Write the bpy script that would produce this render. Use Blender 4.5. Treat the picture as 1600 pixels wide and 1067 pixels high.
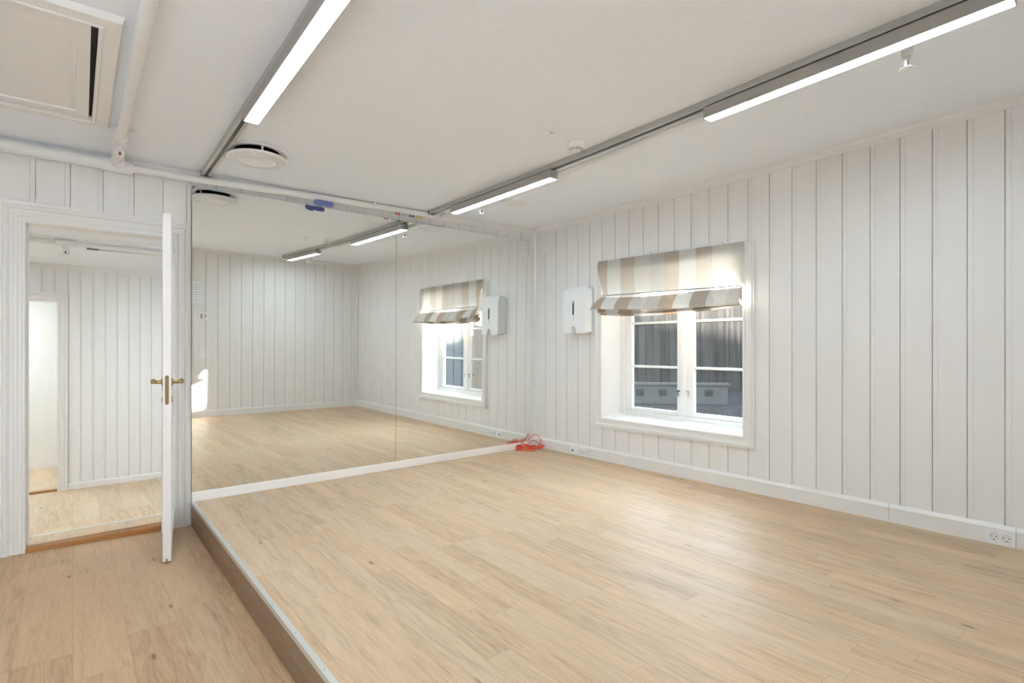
import bpy, bmesh, math, random
from mathutils import Vector, Matrix, noise
random.seed(7)
PI = math.pi
SC = bpy.context.scene
COL = SC.collection
for o in list(bpy.data.objects):
    bpy.data.objects.remove(o)

# ------------------------------------------------------------------ camera, world, sun, exposure
cam_d = bpy.data.cameras.new('camera')
cam_d.sensor_width = 36.0
cam_d.lens = 36.0 * 830.86 / 1600.0
cam_d.shift_y = 10.14 / 1600.0
cam_d.clip_start = 0.02
cam_d.clip_end = 200
cam = bpy.data.objects.new('camera', cam_d)
COL.objects.link(cam)
cam.location = (-4.0596, -4.5138, 1.115)
cam.rotation_euler = (PI / 2, 0, -0.6903)
SC.camera = cam

SC.view_settings.view_transform = 'Standard'
SC.view_settings.look = 'None'
SC.view_settings.gamma = 1.0
SC.view_settings.use_curve_mapping = False
SC.view_settings.exposure = 0.91
SC.cycles.max_bounces = 14
SC.cycles.diffuse_bounces = 9
SC.cycles.glossy_bounces = 6
SC.cycles.transmission_bounces = 8
SC.cycles.transparent_max_bounces = 12

LAMP = 27.0        # radiance of the LED diffusers in this room
HALL = 50.0        # LED diffusers in the rooms beyond the doorway
SKY = 9.0
SUN = 55.0
SUN_DIR = Vector((-2.394, -2.263, -0.91)).normalized()

world = bpy.data.worlds.new('sky')
SC.world = world
world.use_nodes = True
wn = world.node_tree.nodes
wl = world.node_tree.links
wn.clear()
wo = wn.new('ShaderNodeOutputWorld')
wb = wn.new('ShaderNodeBackground')
tc = wn.new('ShaderNodeTexCoord')
sx = wn.new('ShaderNodeSeparateXYZ')
rp = wn.new('ShaderNodeValToRGB')
rp.color_ramp.elements[0].position = 0.0
rp.color_ramp.elements[0].color = (0.85, 0.94, 1.0, 1)
rp.color_ramp.elements[1].position = 0.8
rp.color_ramp.elements[1].color = (0.70, 0.85, 1.0, 1)
wl.new(tc.outputs['Generated'], sx.inputs[0])
wl.new(sx.outputs['Z'], rp.inputs[0])
wl.new(rp.outputs[0], wb.inputs['Color'])
wb.inputs['Strength'].default_value = SKY
wl.new(wb.outputs[0], wo.inputs[0])

sun_d = bpy.data.lights.new('sun', 'SUN')
sun_d.energy = SUN
sun_d.angle = math.radians(0.6)
sun_d.color = (1.0, 0.93, 0.82)
sun = bpy.data.objects.new('sun', sun_d)
COL.objects.link(sun)
sun.location = (12, 11, 8)
sun.rotation_euler = SUN_DIR.to_track_quat('-Z', 'Y').to_euler()

# ------------------------------------------------------------------ geometry of the place
EPS = 0.0129                       # the mirror wall is a hair out of square
RN = Matrix.Rotation(EPS, 4, 'Z')
YB = -4.70                         # back wall
XW = -5.45                         # west wall
POD = -3.40                        # edge of the podium
def cz(x, y):                      # old sagging ceiling
    return 2.455 + 0.016 * x - 0.015 * y + 0.003 * x * y - 0.042 * math.exp(-((x + 2.0) / 1.3) ** 2 - ((y + 1.9) / 1.8) ** 2)
def zl(x):                         # lower floor, slightly out of level
    return -0.172 + 0.0235 * (-3.42 - x)
def NP(s, off, z):                 # point on / in front of the mirror wall -> world
    return RN @ Vector((s, -off, z))

# ------------------------------------------------------------------ materials
MATS = {}
def new_mat(name):
    m = bpy.data.materials.new(name)
    m.use_nodes = True
    m.node_tree.nodes.clear()
    out = m.node_tree.nodes.new('ShaderNodeOutputMaterial')
    return m, m.node_tree.nodes, m.node_tree.links, out

def paint(name, col, rough=0.5, var=0.03, bump=0.02, scale=(6, 6, 6), metal=0.0, spec=0.5, detail=4):
    m, n, l, out = new_mat(name)
    b = n.new('ShaderNodeBsdfPrincipled')
    b.inputs['Roughness'].default_value = rough
    b.inputs['Metallic'].default_value = metal
    b.inputs['Specular IOR Level'].default_value = spec
    t = n.new('ShaderNodeTexCoord')
    mp = n.new('ShaderNodeMapping')
    mp.inputs['Scale'].default_value = scale
    nz = n.new('ShaderNodeTexNoise')
    nz.inputs['Scale'].default_value = 1.0
    nz.inputs['Detail'].default_value = detail
    l.new(t.outputs['Object'], mp.inputs[0])
    l.new(mp.outputs[0], nz.inputs['Vector'])
    r = n.new('ShaderNodeValToRGB')
    c0 = [max(0, c * (1 - var)) for c in col]
    c1 = [min(1, c * (1 + var)) for c in col]
    r.color_ramp.elements[0].position = 0.3
    r.color_ramp.elements[1].position = 0.7
    r.color_ramp.elements[0].color = (*c0, 1)
    r.color_ramp.elements[1].color = (*c1, 1)
    l.new(nz.outputs['Fac'], r.inputs[0])
    l.new(r.outputs[0], b.inputs['Base Color'])
    if bump:
        bp = n.new('ShaderNodeBump')
        bp.inputs['Strength'].default_value = bump
        bp.inputs['Distance'].default_value = 0.01
        l.new(nz.outputs['Fac'], bp.inputs['Height'])
        l.new(bp.outputs[0], b.inputs['Normal'])
    l.new(b.outputs[0], out.inputs[0])
    MATS[name] = m
    return m

def emit(name, col, s):
    m, n, l, out = new_mat(name)
    e = n.new('ShaderNodeEmission')
    e.inputs['Color'].default_value = (*col, 1)
    e.inputs['Strength'].default_value = s
    l.new(e.outputs[0], out.inputs[0])
    MATS[name] = m
    return m

def math_node(n, l, op, a, b=None, c=None):
    k = n.new('ShaderNodeMath')
    k.operation = op
    for i, v in enumerate((a, b, c)):
        if v is None:
            continue
        if isinstance(v, (int, float)):
            k.inputs[i].default_value = v
        else:
            l.new(v, k.inputs[i])
    return k.outputs[0]

def laminate(name, w, length, tint, contrast=0.10, rough=0.36, axis='Y', seed=0.0, seam=0.35):
    """oak laminate: planks along an axis, random tone per plank, grain, knots"""
    m, n, l, out = new_mat(name)
    b = n.new('ShaderNodeBsdfPrincipled')
    g = n.new('ShaderNodeNewGeometry')
    s = n.new('ShaderNodeSeparateXYZ')
    l.new(g.outputs['Position'], s.inputs[0])
    if axis == 'Y':
        U, V = s.outputs['X'], s.outputs['Y']
    elif axis == 'X':
        U, V = s.outputs['Y'], s.outputs['X']
    else:                                   # riser: planks along y, stacked in z
        U, V = s.outputs['Z'], s.outputs['Y']
    u = math_node(n, l, 'DIVIDE', math_node(n, l, 'ADD', U, 20.0 + seed), w)
    row = math_node(n, l, 'FLOOR', u)
    fu = math_node(n, l, 'SUBTRACT', u, row)
    wn1 = n.new('ShaderNodeTexWhiteNoise')
    wn1.noise_dimensions = '1D'
    l.new(row, wn1.inputs['W'])
    v0 = math_node(n, l, 'DIVIDE', math_node(n, l, 'ADD', V, 20.0), length)
    v = math_node(n, l, 'ADD', v0, math_node(n, l, 'MULTIPLY', wn1.outputs['Value'], 7.0))
    colr = math_node(n, l, 'FLOOR', v)
    fv = math_node(n, l, 'SUBTRACT', v, colr)
    cmb = n.new('ShaderNodeCombineXYZ')
    l.new(row, cmb.inputs[0]); l.new(colr, cmb.inputs[1])
    cmb.inputs[2].default_value = seed
    wn2 = n.new('ShaderNodeTexWhiteNoise')
    wn2.noise_dimensions = '3D'
    l.new(cmb.outputs[0], wn2.inputs['Vector'])
    pid = wn2.outputs['Value']
    # grain coordinates, shifted per plank
    gc = n.new('ShaderNodeCombineXYZ')
    l.new(math_node(n, l, 'MULTIPLY', U, 26.0), gc.inputs[0])
    l.new(math_node(n, l, 'ADD', math_node(n, l, 'MULTIPLY', V, 2.6), math_node(n, l, 'MULTIPLY', pid, 40.0)), gc.inputs[1])
    l.new(math_node(n, l, 'MULTIPLY', pid, 31.0), gc.inputs[2])
    nz = n.new('ShaderNodeTexNoise')
    nz.inputs['Scale'].default_value = 1.0
    nz.inputs['Detail'].default_value = 7
    nz.inputs['Roughness'].default_value = 0.6
    nz.inputs['Distortion'].default_value = 0.9
    l.new(gc.outputs[0], nz.inputs['Vector'])
    fine = n.new('ShaderNodeCombineXYZ')
    l.new(math_node(n, l, 'MULTIPLY', U, 190.0), fine.inputs[0])
    l.new(math_node(n, l, 'MULTIPLY', V, 9.0), fine.inputs[1])
    l.new(pid, fine.inputs[2])
    nf = n.new('ShaderNodeTexNoise')
    nf.inputs['Scale'].default_value = 1.0
    nf.inputs['Detail'].default_value = 3
    l.new(fine.outputs[0], nf.inputs['Vector'])
    # knots
    kc = n.new('ShaderNodeCombineXYZ')
    l.new(math_node(n, l, 'ADD', math_node(n, l, 'MULTIPLY', U, 7.5), math_node(n, l, 'MULTIPLY', nz.outputs['Fac'], 0.25)), kc.inputs[0])
    l.new(math_node(n, l, 'MULTIPLY', V, 2.6), kc.inputs[1])
    kc.inputs[2].default_value = seed
    vo = n.new('ShaderNodeTexVoronoi')
    vo.inputs['Scale'].default_value = 1.0
    l.new(kc.outputs[0], vo.inputs['Vector'])
    kn = n.new('ShaderNodeMapRange')
    kn.inputs['From Min'].default_value = 0.015
    kn.inputs['From Max'].default_value = 0.095
    kn.inputs['To Min'].default_value = 1.0
    kn.inputs['To Max'].default_value = 0.0
    l.new(vo.outputs['Distance'], kn.inputs['Value'])
    sepc = n.new('ShaderNodeSeparateColor')
    l.new(vo.outputs['Color'], sepc.inputs[0])
    kmask = math_node(n, l, 'MULTIPLY', kn.outputs[0], math_node(n, l, 'GREATER_THAN', sepc.outputs[0], 0.42))
    # value
    val = math_node(n, l, 'ADD', math_node(n, l, 'MULTIPLY', math_node(n, l, 'SUBTRACT', pid, 0.5), contrast * 2),
                    math_node(n, l, 'MULTIPLY', math_node(n, l, 'SUBTRACT', nz.outputs['Fac'], 0.5), 0.75))
    val = math_node(n, l, 'ADD', val, math_node(n, l, 'MULTIPLY', math_node(n, l, 'SUBTRACT', nf.outputs['Fac'], 0.5), 0.55))
    val = math_node(n, l, 'ADD', val, 0.5)
    val = math_node(n, l, 'SUBTRACT', val, math_node(n, l, 'MULTIPLY', kmask, 0.55))
    rp = n.new('ShaderNodeValToRGB')
    cr = rp.color_ramp
    cr.elements[0].position = 0.0
    cr.elements[0].color = (*[t * k for t, k in zip(tint, (0.42, 0.38, 0.34))], 1)
    cr.elements[1].position = 1.0
    cr.elements[1].color = (*[min(1, t * k) for t, k in zip(tint, (1.30, 1.33, 1.38))], 1)
    e = cr.elements.new(0.5)
    e.color = (*tint, 1)
    l.new(val, rp.inputs[0])
    hue = n.new('ShaderNodeMix')
    hue.data_type = 'RGBA'
    hue.blend_type = 'MULTIPLY'
    hue.inputs[0].default_value = 1.0
    hr = n.new('ShaderNodeValToRGB')
    hr.color_ramp.elements[0].color = (1.02, 0.978, 0.94, 1)
    hr.color_ramp.elements[1].color = (0.98, 1.0, 1.02, 1)
    l.new(math_node(n, l, 'FRACT', math_node(n, l, 'MULTIPLY', pid, 17.3)), hr.inputs[0])
    l.new(rp.outputs[0], hue.inputs[6]); l.new(hr.outputs[0], hue.inputs[7])
    # seams
    du = math_node(n, l, 'MINIMUM', fu, math_node(n, l, 'SUBTRACT', 1.0, fu))
    dv = math_node(n, l, 'MINIMUM', fv, math_node(n, l, 'SUBTRACT', 1.0, fv))
    su = math_node(n, l, 'LESS_THAN', math_node(n, l, 'MULTIPLY', du, w), 0.0012)
    sv = math_node(n, l, 'LESS_THAN', math_node(n, l, 'MULTIPLY', dv, length), 0.0012)
    sm = math_node(n, l, 'MULTIPLY', math_node(n, l, 'MAXIMUM', su, sv), seam)
    mx = n.new('ShaderNodeMix')
    mx.data_type = 'RGBA'
    l.new(sm, mx.inputs[0])
    l.new(hue.outputs[2], mx.inputs[6])
    mx.inputs[7].default_value = (tint[0] * 0.45, tint[1] * 0.40, tint[2] * 0.36, 1)
    l.new(mx.outputs[2], b.inputs['Base Color'])
    rr = n.new('ShaderNodeMapRange')
    rr.inputs['To Min'].default_value = rough - 0.05
    rr.inputs['To Max'].default_value = rough + 0.10
    l.new(nz.outputs['Fac'], rr.inputs['Value'])
    l.new(rr.outputs[0], b.inputs['Roughness'])
    b.inputs['Specular IOR Level'].default_value = 0.16
    bp = n.new('ShaderNodeBump')
    bp.inputs['Strength'].default_value = 0.08
    bp.inputs['Distance'].default_value = 0.004
    l.new(nf.outputs['Fac'], bp.inputs['Height'])
    l.new(bp.outputs[0], b.inputs['Normal'])
    l.new(b.outputs[0], out.inputs[0])
    MATS[name] = m
    return m

WALL = paint('wall_paint', (0.80, 0.788, 0.778), 0.45, 0.012, 0.05, (14, 14, 1.2))
CEIL = paint('ceiling_paint', (0.855, 0.89, 0.945), 0.85, 0.012, 0.03, (30, 30, 30))
HWALL = paint('hall_wall_paint', (0.80, 0.805, 0.80), 0.45, 0.012, 0.04, (14, 14, 1.2))
TRIM = paint('trim_paint', (0.80, 0.79, 0.775), 0.35, 0.012, 0.02, (9, 9, 2))
STRIPM = paint('cream_paint', (0.86, 0.84, 0.81), 0.4, 0.012, 0.02, (3, 20, 20))
DOORM = paint('door_paint', (0.78, 0.75, 0.74), 0.4, 0.015, 0.03, (20, 20, 2))
WIN = paint('window_paint', (0.83, 0.83, 0.82), 0.3, 0.01, 0.01, (8, 8, 8))
PLAST = paint('white_plastic', (0.84, 0.855, 0.865), 0.3, 0.008, 0.0, (8, 8, 8))
PIPE = paint('pipe_paint', (0.80, 0.795, 0.785), 0.32, 0.015, 0.02, (12, 12, 12))
GREYP = paint('grey_plastic', (0.42, 0.43, 0.43), 0.4, 0.02, 0.0, (8, 8, 8))
DUCT = paint('duct_liner', (0.16, 0.15, 0.135), 0.7, 0.1, 0.0, (20, 20, 20))
DARK = paint('dark_void', (0.02, 0.018, 0.016), 0.8, 0.2, 0.0, (40, 40, 40))
BLACK = paint('black_plastic', (0.012, 0.013, 0.018), 0.35, 0.1, 0.0, (8, 8, 8))
ALU = paint('satin_aluminium', (0.50, 0.50, 0.48), 0.42, 0.03, 0.02, (60, 2, 60), metal=0.55)
LAMPB = paint('lamp_grey', (0.40, 0.385, 0.365), 0.42, 0.03, 0.0, (40, 2, 40), metal=0.35)
EDGE = paint('edge_strip_aluminium', (0.66, 0.65, 0.62), 0.38, 0.04, 0.02, (60, 3, 60), metal=0.45)
BRASS = paint('brass', (0.42, 0.30, 0.12), 0.30, 0.10, 0.02, (60, 60, 60), metal=1.0)
BRASSD = paint('aged_brass', (0.20, 0.128, 0.050), 0.45, 0.15, 0.03, (60, 60, 60), metal=0.6)
STEEL = paint('steel', (0.45, 0.45, 0.45), 0.3, 0.05, 0.0, (30, 30, 30), metal=1.0)
OAKT = paint('oiled_oak', (0.40, 0.185, 0.06), 0.35, 0.22, 0.05, (3, 60, 60))
ORANGE = paint('orange_rubber', (0.70, 0.075, 0.022), 0.45, 0.08, 0.0, (50, 50, 50))
BLUE = paint('blue_plastic', (0.115, 0.155, 0.42), 0.35, 0.10, 0.0, (20, 20, 20))
RED = paint('red_plastic', (0.50, 0.022, 0.05), 0.35, 0.08, 0.0, (20, 20, 20))
NAVY = paint('navy_plastic', (0.03, 0.06, 0.22), 0.35, 0.08, 0.0, (20, 20, 20))
YELL = paint('yellow_plastic', (0.72, 0.53, 0.06), 0.35, 0.08, 0.0, (20, 20, 20))
LGREY = paint('light_grey_plastic', (0.47, 0.47, 0.48), 0.35, 0.06, 0.0, (20, 20, 20))
REDP = paint('red_print', (0.34, 0.05, 0.05), 0.5, 0.1, 0.0, (20, 20, 20))
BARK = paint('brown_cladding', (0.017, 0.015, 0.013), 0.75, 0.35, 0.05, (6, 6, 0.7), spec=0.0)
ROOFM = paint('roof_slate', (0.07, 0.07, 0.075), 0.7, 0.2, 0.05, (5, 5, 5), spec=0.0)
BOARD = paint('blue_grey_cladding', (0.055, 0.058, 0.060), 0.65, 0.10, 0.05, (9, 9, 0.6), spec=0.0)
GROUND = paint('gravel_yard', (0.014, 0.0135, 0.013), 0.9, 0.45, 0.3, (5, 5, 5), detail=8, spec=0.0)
BOUNCE_PAVE = paint('bounce_paving', (0.55, 0.55, 0.54), 0.9, 0.1, 0.05, (3, 3, 3))  # unseen ground outside the added window, made pale to bounce daylight indoors
BULB = paint('red_glass_bulb', (0.30, 0.10, 0.06), 0.2, 0.1, 0.0, (30, 30, 30))
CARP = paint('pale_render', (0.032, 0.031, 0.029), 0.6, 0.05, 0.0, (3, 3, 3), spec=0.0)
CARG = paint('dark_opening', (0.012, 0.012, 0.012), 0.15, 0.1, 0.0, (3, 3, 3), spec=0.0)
LED = emit('led_diffuser', (0.745, 0.905, 1.0), LAMP * 1.08)
ILED = emit('inner_led_diffuser', (0.93, 0.99, 0.98), HALL * 2.0)
HLED = emit('hall_led_diffuser', (0.88, 0.955, 1.0), HALL)
FLOORP = laminate('oak_laminate_pale', 0.105, 0.92, (0.60, 0.442, 0.298), 0.085, 0.43, 'Y', 0.03)
FLOORL = laminate('oak_laminate_brown', 0.19, 1.22, (0.53, 0.365, 0.228), 0.085, 0.40, 'Y', 0.4)
RISER_SHADED = laminate('oak_laminate_riser_shaded', 0.6, 1.22, (0.29, 0.195, 0.123), 0.10, 0.42, 'Z', 1.7, 0.0)  # same oak laminate, darkened so the colour carries the shade on the step
FLOORH = laminate('oak_laminate_hall', 0.19, 0.62, (0.62, 0.49, 0.345), 0.08, 0.40, 'Y', 2.3)

def make_mirror():
    m, n, l, out = new_mat('mirror_silver')
    g = n.new('ShaderNodeBsdfGlossy')
    g.inputs['Color'].default_value = (0.90, 0.915, 0.90, 1)
    g.inputs['Roughness'].default_value = 0.0
    l.new(g.outputs[0], out.inputs[0])
    return m
MIRROR = make_mirror()
MEDGE = paint('mirror_edge', (0.20, 0.26, 0.24), 0.2, 0.1, 0.0)

def make_glass():
    """thin pane with streaky dried dirt and condensation"""
    m, n, l, out = new_mat('dirty_glass')
    g = n.new('ShaderNodeNewGeometry')
    mp = n.new('ShaderNodeMapping')
    mp.inputs['Scale'].default_value = (40, 40, 1.6)
    l.new(g.outputs['Position'], mp.inputs[0])
    st = n.new('ShaderNodeTexNoise')
    st.inputs['Scale'].default_value = 1.0
    st.inputs['Detail'].default_value = 5
    l.new(mp.outputs[0], st.inputs['Vector'])
    sp = n.new('ShaderNodeTexNoise')
    sp.inputs['Scale'].default_value = 150
    sp.inputs['Detail'].default_value = 2
    l.new(g.outputs['Position'], sp.inputs['Vector'])
    a = n.new('ShaderNodeMapRange')
    a.inputs['From Min'].default_value = 0.35
    a.inputs['From Max'].default_value = 0.75
    a.inputs['To Min'].default_value = 0.03
    a.inputs['To Max'].default_value = 0.20
    l.new(math_node(n, l, 'ADD', math_node(n, l, 'MULTIPLY', st.outputs['Fac'], 0.7), math_node(n, l, 'MULTIPLY', sp.outputs['Fac'], 0.3)), a.inputs['Value'])
    tr = n.new('ShaderNodeBsdfTransparent')
    tr.inputs['Color'].default_value = (0.95, 0.97, 0.97, 1)
    tl = n.new('ShaderNodeBsdfTranslucent')
    tl.inputs['Color'].default_value = (0.22, 0.215, 0.21, 1)
    df = n.new('ShaderNodeBsdfDiffuse')
    df.inputs['Color'].default_value = (0.08, 0.08, 0.08, 1)
    md = n.new('ShaderNodeMixShader')
    md.inputs[0].default_value = 0.25
    l.new(tl.outputs[0], md.inputs[1]); l.new(df.outputs[0], md.inputs[2])
    m1 = n.new('ShaderNodeMixShader')
    l.new(a.outputs[0], m1.inputs[0])
    l.new(tr.outputs[0], m1.inputs[1]); l.new(md.outputs[0], m1.inputs[2])
    gl = n.new('ShaderNodeBsdfGlossy')
    gl.inputs['Roughness'].default_value = 0.05
    fr = n.new('ShaderNodeFresnel')
    fr.inputs['IOR'].default_value = 1.35
    m2 = n.new('ShaderNodeMixShader')
    l.new(fr.outputs[0], m2.inputs[0])
    l.new(m1.outputs[0], m2.inputs[1]); l.new(gl.outputs[0], m2.inputs[2])
    l.new(m2.outputs[0], out.inputs[0])
    return m
GLASS = make_glass()

def make_fabric(name='striped_linen', thin=0.60, pale=0.62):
    """striped linen of the roman blind; stripes follow the width (world y)"""
    m, n, l, out = new_mat(name)
    g = n.new('ShaderNodeNewGeometry')
    s = n.new('ShaderNodeSeparateXYZ')
    l.new(g.outputs['Position'], s.inputs[0])
    y0, y1 = -0.95, -2.53
    t = n.new('ShaderNodeMapRange')
    t.inputs['From Min'].default_value = y0
    t.inputs['From Max'].default_value = y1
    l.new(s.outputs['Y'], t.inputs['Value'])
    tan, white, lgrey, mid, dtan = (0.46, 0.37, 0.295), (0.72, 0.71, 0.69), (0.60, 0.58, 0.55), (0.49, 0.46, 0.43), (0.40, 0.335, 0.275)
    bands = [(-0.95, tan), (-1.106, white), (-1.266, tan), (-1.426, lgrey), (-1.592, mid), (-1.749, tan), (-1.898, white), (-2.058, dtan), (-2.209, lgrey), (-2.373, mid)]
    r = n.new('ShaderNodeValToRGB')
    cr = r.color_ramp
    cr.interpolation = 'CONSTANT'
    cr.elements[0].position = 0.0
    cr.elements[0].color = (*tan, 1)
    cr.elements[1].position = (bands[1][0] - y0) / (y1 - y0)
    cr.elements[1].color = (*white, 1)
    for y, c in bands[2:]:
        e = cr.elements.new((y - y0) / (y1 - y0))
        e.color = (*c, 1)
    l.new(t.outputs[0], r.inputs[0])
    # pinstripes inside some bands
    pin = math_node(n, l, 'LESS_THAN', math_node(n, l, 'FRACT', math_node(n, l, 'MULTIPLY', s.outputs['Y'], 52.0)), 0.34)
    mk = None
    for a, b in ((-1.749, -1.592), (-2.058, -1.898), (-2.209, -2.058), (-2.60, -2.373)):
        k = math_node(n, l, 'MULTIPLY', math_node(n, l, 'GREATER_THAN', s.outputs['Y'], a), math_node(n, l, 'LESS_THAN', s.outputs['Y'], b))
        mk = k if mk is None else math_node(n, l, 'MAXIMUM', mk, k)
    mix = n.new('ShaderNodeMix')
    mix.data_type = 'RGBA'
    l.new(math_node(n, l, 'MULTIPLY', math_node(n, l, 'MULTIPLY', pin, mk), 0.5), mix.inputs[0])
    l.new(r.outputs[0], mix.inputs[6])
    mix.inputs[7].default_value = (0.66, 0.63, 0.60, 1)
    wv = n.new('ShaderNodeTexNoise')
    wv.inputs['Scale'].default_value = 260
    l.new(g.outputs['Position'], wv.inputs['Vector'])
    bp = n.new('ShaderNodeBump')
    bp.inputs['Strength'].default_value = 0.15
    bp.inputs['Distance'].default_value = 0.002
    l.new(wv.outputs['Fac'], bp.inputs['Height'])
    df = n.new('ShaderNodeBsdfDiffuse')
    tl = n.new('ShaderNodeBsdfTranslucent')
    through = n.new('ShaderNodeMix')            # light coming through loses most of the dye colour
    through.data_type = 'RGBA'
    through.inputs[0].default_value = pale
    l.new(mix.outputs[2], through.inputs[6])
    through.inputs[7].default_value = (0.86, 0.85, 0.82, 1)
    l.new(mix.outputs[2], df.inputs['Color'])
    l.new(through.outputs[2], tl.inputs['Color'])
    for k in (df, tl):
        l.new(bp.outputs[0], k.inputs['Normal'])
    m1 = n.new('ShaderNodeMixShader')
    m1.inputs[0].default_value = thin
    l.new(df.outputs[0], m1.inputs[1]); l.new(tl.outputs[0], m1.inputs[2])
    l.new(m1.outputs[0], out.inputs[0])
    return m
FABRIC = make_fabric()
FABRIC2 = make_fabric('striped_linen_folded', 0.015, 0.2)      # doubled cloth of the gathered folds

# ------------------------------------------------------------------ mesh helpers
class MB:
    """collects shapes, written in frame coordinates minus `org`"""
    def __init__(self, org=(0, 0, 0)):
        self.bm = bmesh.new()
        self.org = Vector(org)
    def v(self, p):
        return self.bm.verts.new(Vector(p) - self.org)
    def face(self, pts):
        try:
            return self.bm.faces.new([self.v(p) for p in pts])
        except ValueError:
            return None
    def box(self, a, b, bev=0.0):
        x0, x1 = sorted((a[0], b[0])); y0, y1 = sorted((a[1], b[1])); z0, z1 = sorted((a[2], b[2]))
        P = [(x, y, z) for z in (z0, z1) for y in (y0, y1) for x in (x0, x1)]
        vs = [self.v(p) for p in P]
        fs = [(0, 2, 3, 1), (4, 5, 7, 6), (0, 1, 5, 4), (2, 6, 7, 3), (0, 4, 6, 2), (1, 3, 7, 5)]
        faces = [self.bm.faces.new([vs[i] for i in f]) for f in fs]
        if bev > 0:
            es = {e for f in faces for e in f.edges}
            bmesh.ops.bevel(self.bm, geom=list(es), offset=bev, segments=2, affect='EDGES', profile=0.5)
        return self
    def lathe(self, prof, centre, axis=(0, 0, 1), seg=40, cap=True):
        """prof: (radius, height along axis)"""
        ax = Vector(axis).normalized()
        q = Vector((0, 0, 1)).rotation_difference(ax)
        c = Vector(centre)
        rings = []
        for r, h in prof:
            if r < 1e-6:
                rings.append([self.v(c + q @ Vector((0, 0, h)))])
            else:
                rings.append([self.v(c + q @ Vector((r * math.cos(2 * PI * k / seg), r * math.sin(2 * PI * k / seg), h))) for k in range(seg)])
        for A, B in zip(rings, rings[1:]):
            for k in range(seg):
                k2 = (k + 1) % seg
                try:
                    if len(A) == 1 and len(B) > 1:
                        self.bm.faces.new([A[0], B[k2], B[k]])
                    elif len(B) == 1 and len(A) > 1:
                        self.bm.faces.new([A[k], A[k2], B[0]])
                    elif len(A) > 1:
                        self.bm.faces.new([A[k], A[k2], B[k2], B[k]])
                except ValueError:
                    pass
        if cap:
            for R in (rings[0], rings[-1]):
                if len(R) > 2:
                    try:
                        self.bm.faces.new(R)
                    except ValueError:
                        pass
        return self
    def tube(self, pts, r, seg=10, cap=True):
        pts = [Vector(p) for p in pts]
        rings = []
        up = Vector((0, 0, 1))
        prev = None
        for i, p in enumerate(pts):
            d = (pts[min(i + 1, len(pts) - 1)] - pts[max(i - 1, 0)])
            d = d.normalized() if d.length > 1e-9 else Vector((0, 0, 1))
            if prev is None:
                a = d.cross(up)
                if a.length < 1e-3:
                    a = d.cross(Vector((1, 0, 0)))
            else:
                a = prev - d * prev.dot(d)
            a.normalize()
            prev = a
            b = d.cross(a)
            rr = r[i] if isinstance(r, (list, tuple)) else r
            rings.append([self.v(p + a * rr * math.cos(2 * PI * k / seg) + b * rr * math.sin(2 * PI * k / seg)) for k in range(seg)])
        for A, B in zip(rings, rings[1:]):
            for k in range(seg):
                self.bm.faces.new([A[k], A[(k + 1) % seg], B[(k + 1) % seg], B[k]])
        if cap:
            self.bm.faces.new(rings[0]); self.bm.faces.new(rings[-1])
        return self
    def prism(self, poly, a, b):
        """poly: list of 3d points, extruded by vector b - a"""
        d = Vector(b) - Vector(a)
        lo = [self.v(p) for p in poly]
        hi = [self.v(Vector(p) + d) for p in poly]
        self.bm.faces.new(lo); self.bm.faces.new(hi)
        n = len(poly)
        for k in range(n):
            self.bm.faces.new([lo[k], lo[(k + 1) % n], hi[(k + 1) % n], hi[k]])
        return self
    def grid(self, fn, nu, nv):
        vs = [[self.v(fn(i / nu, j / nv)) for j in range(nv + 1)] for i in range(nu + 1)]
        for i in range(nu):
            for j in range(nv):
                self.bm.faces.new([vs[i][j], vs[i + 1][j], vs[i + 1][j + 1], vs[i][j + 1]])
        return self
    def build(self, name, mat, parent=None, smooth=False, recalc=True):
        if recalc:
            bmesh.ops.recalc_face_normals(self.bm, faces=self.bm.faces[:])
        me = bpy.data.meshes.new(name)
        self.bm.to_mesh(me)
        self.bm.free()
        for m in (mat if isinstance(mat, (list, tuple)) else [mat]):
            me.materials.append(m)
        if smooth:
            for f in me.polygons:
                f.use_smooth = True
            try:
                me.set_sharp_from_angle(angle=math.radians(38))
            except Exception:
                pass
        o = bpy.data.objects.new(name, me)
        COL.objects.link(o)
        if parent is not None:
            o.parent = parent
        return o

def tag(o, label=None, cat=None, group=None, kind=None):
    if label: o['label'] = label
    if cat: o['category'] = cat
    if group: o['group'] = group
    if kind: o['kind'] = kind
    return o

def root(name, loc=(0, 0, 0), rotz=0.0, **kw):
    o = bpy.data.objects.new(name, None)
    o.empty_display_size = 0.05
    COL.objects.link(o)
    o.location = loc
    o.rotation_euler = (0, 0, rotz)
    return tag(o, **kw)

def structure(o, label=None, cat=None):
    return tag(o, label, cat, kind='structure')

def north(o):                        # mesh written in mirror-wall coordinates
    o.rotation_euler = (0, 0, EPS)
    return o

def copy_tree(o, parent=None):
    c = o.copy()
    COL.objects.link(c)
    if parent is not None:
        c.parent = parent
    for ch in [k for k in bpy.data.objects if k.parent == o]:
        copy_tree(ch, c)
    return c

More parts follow.
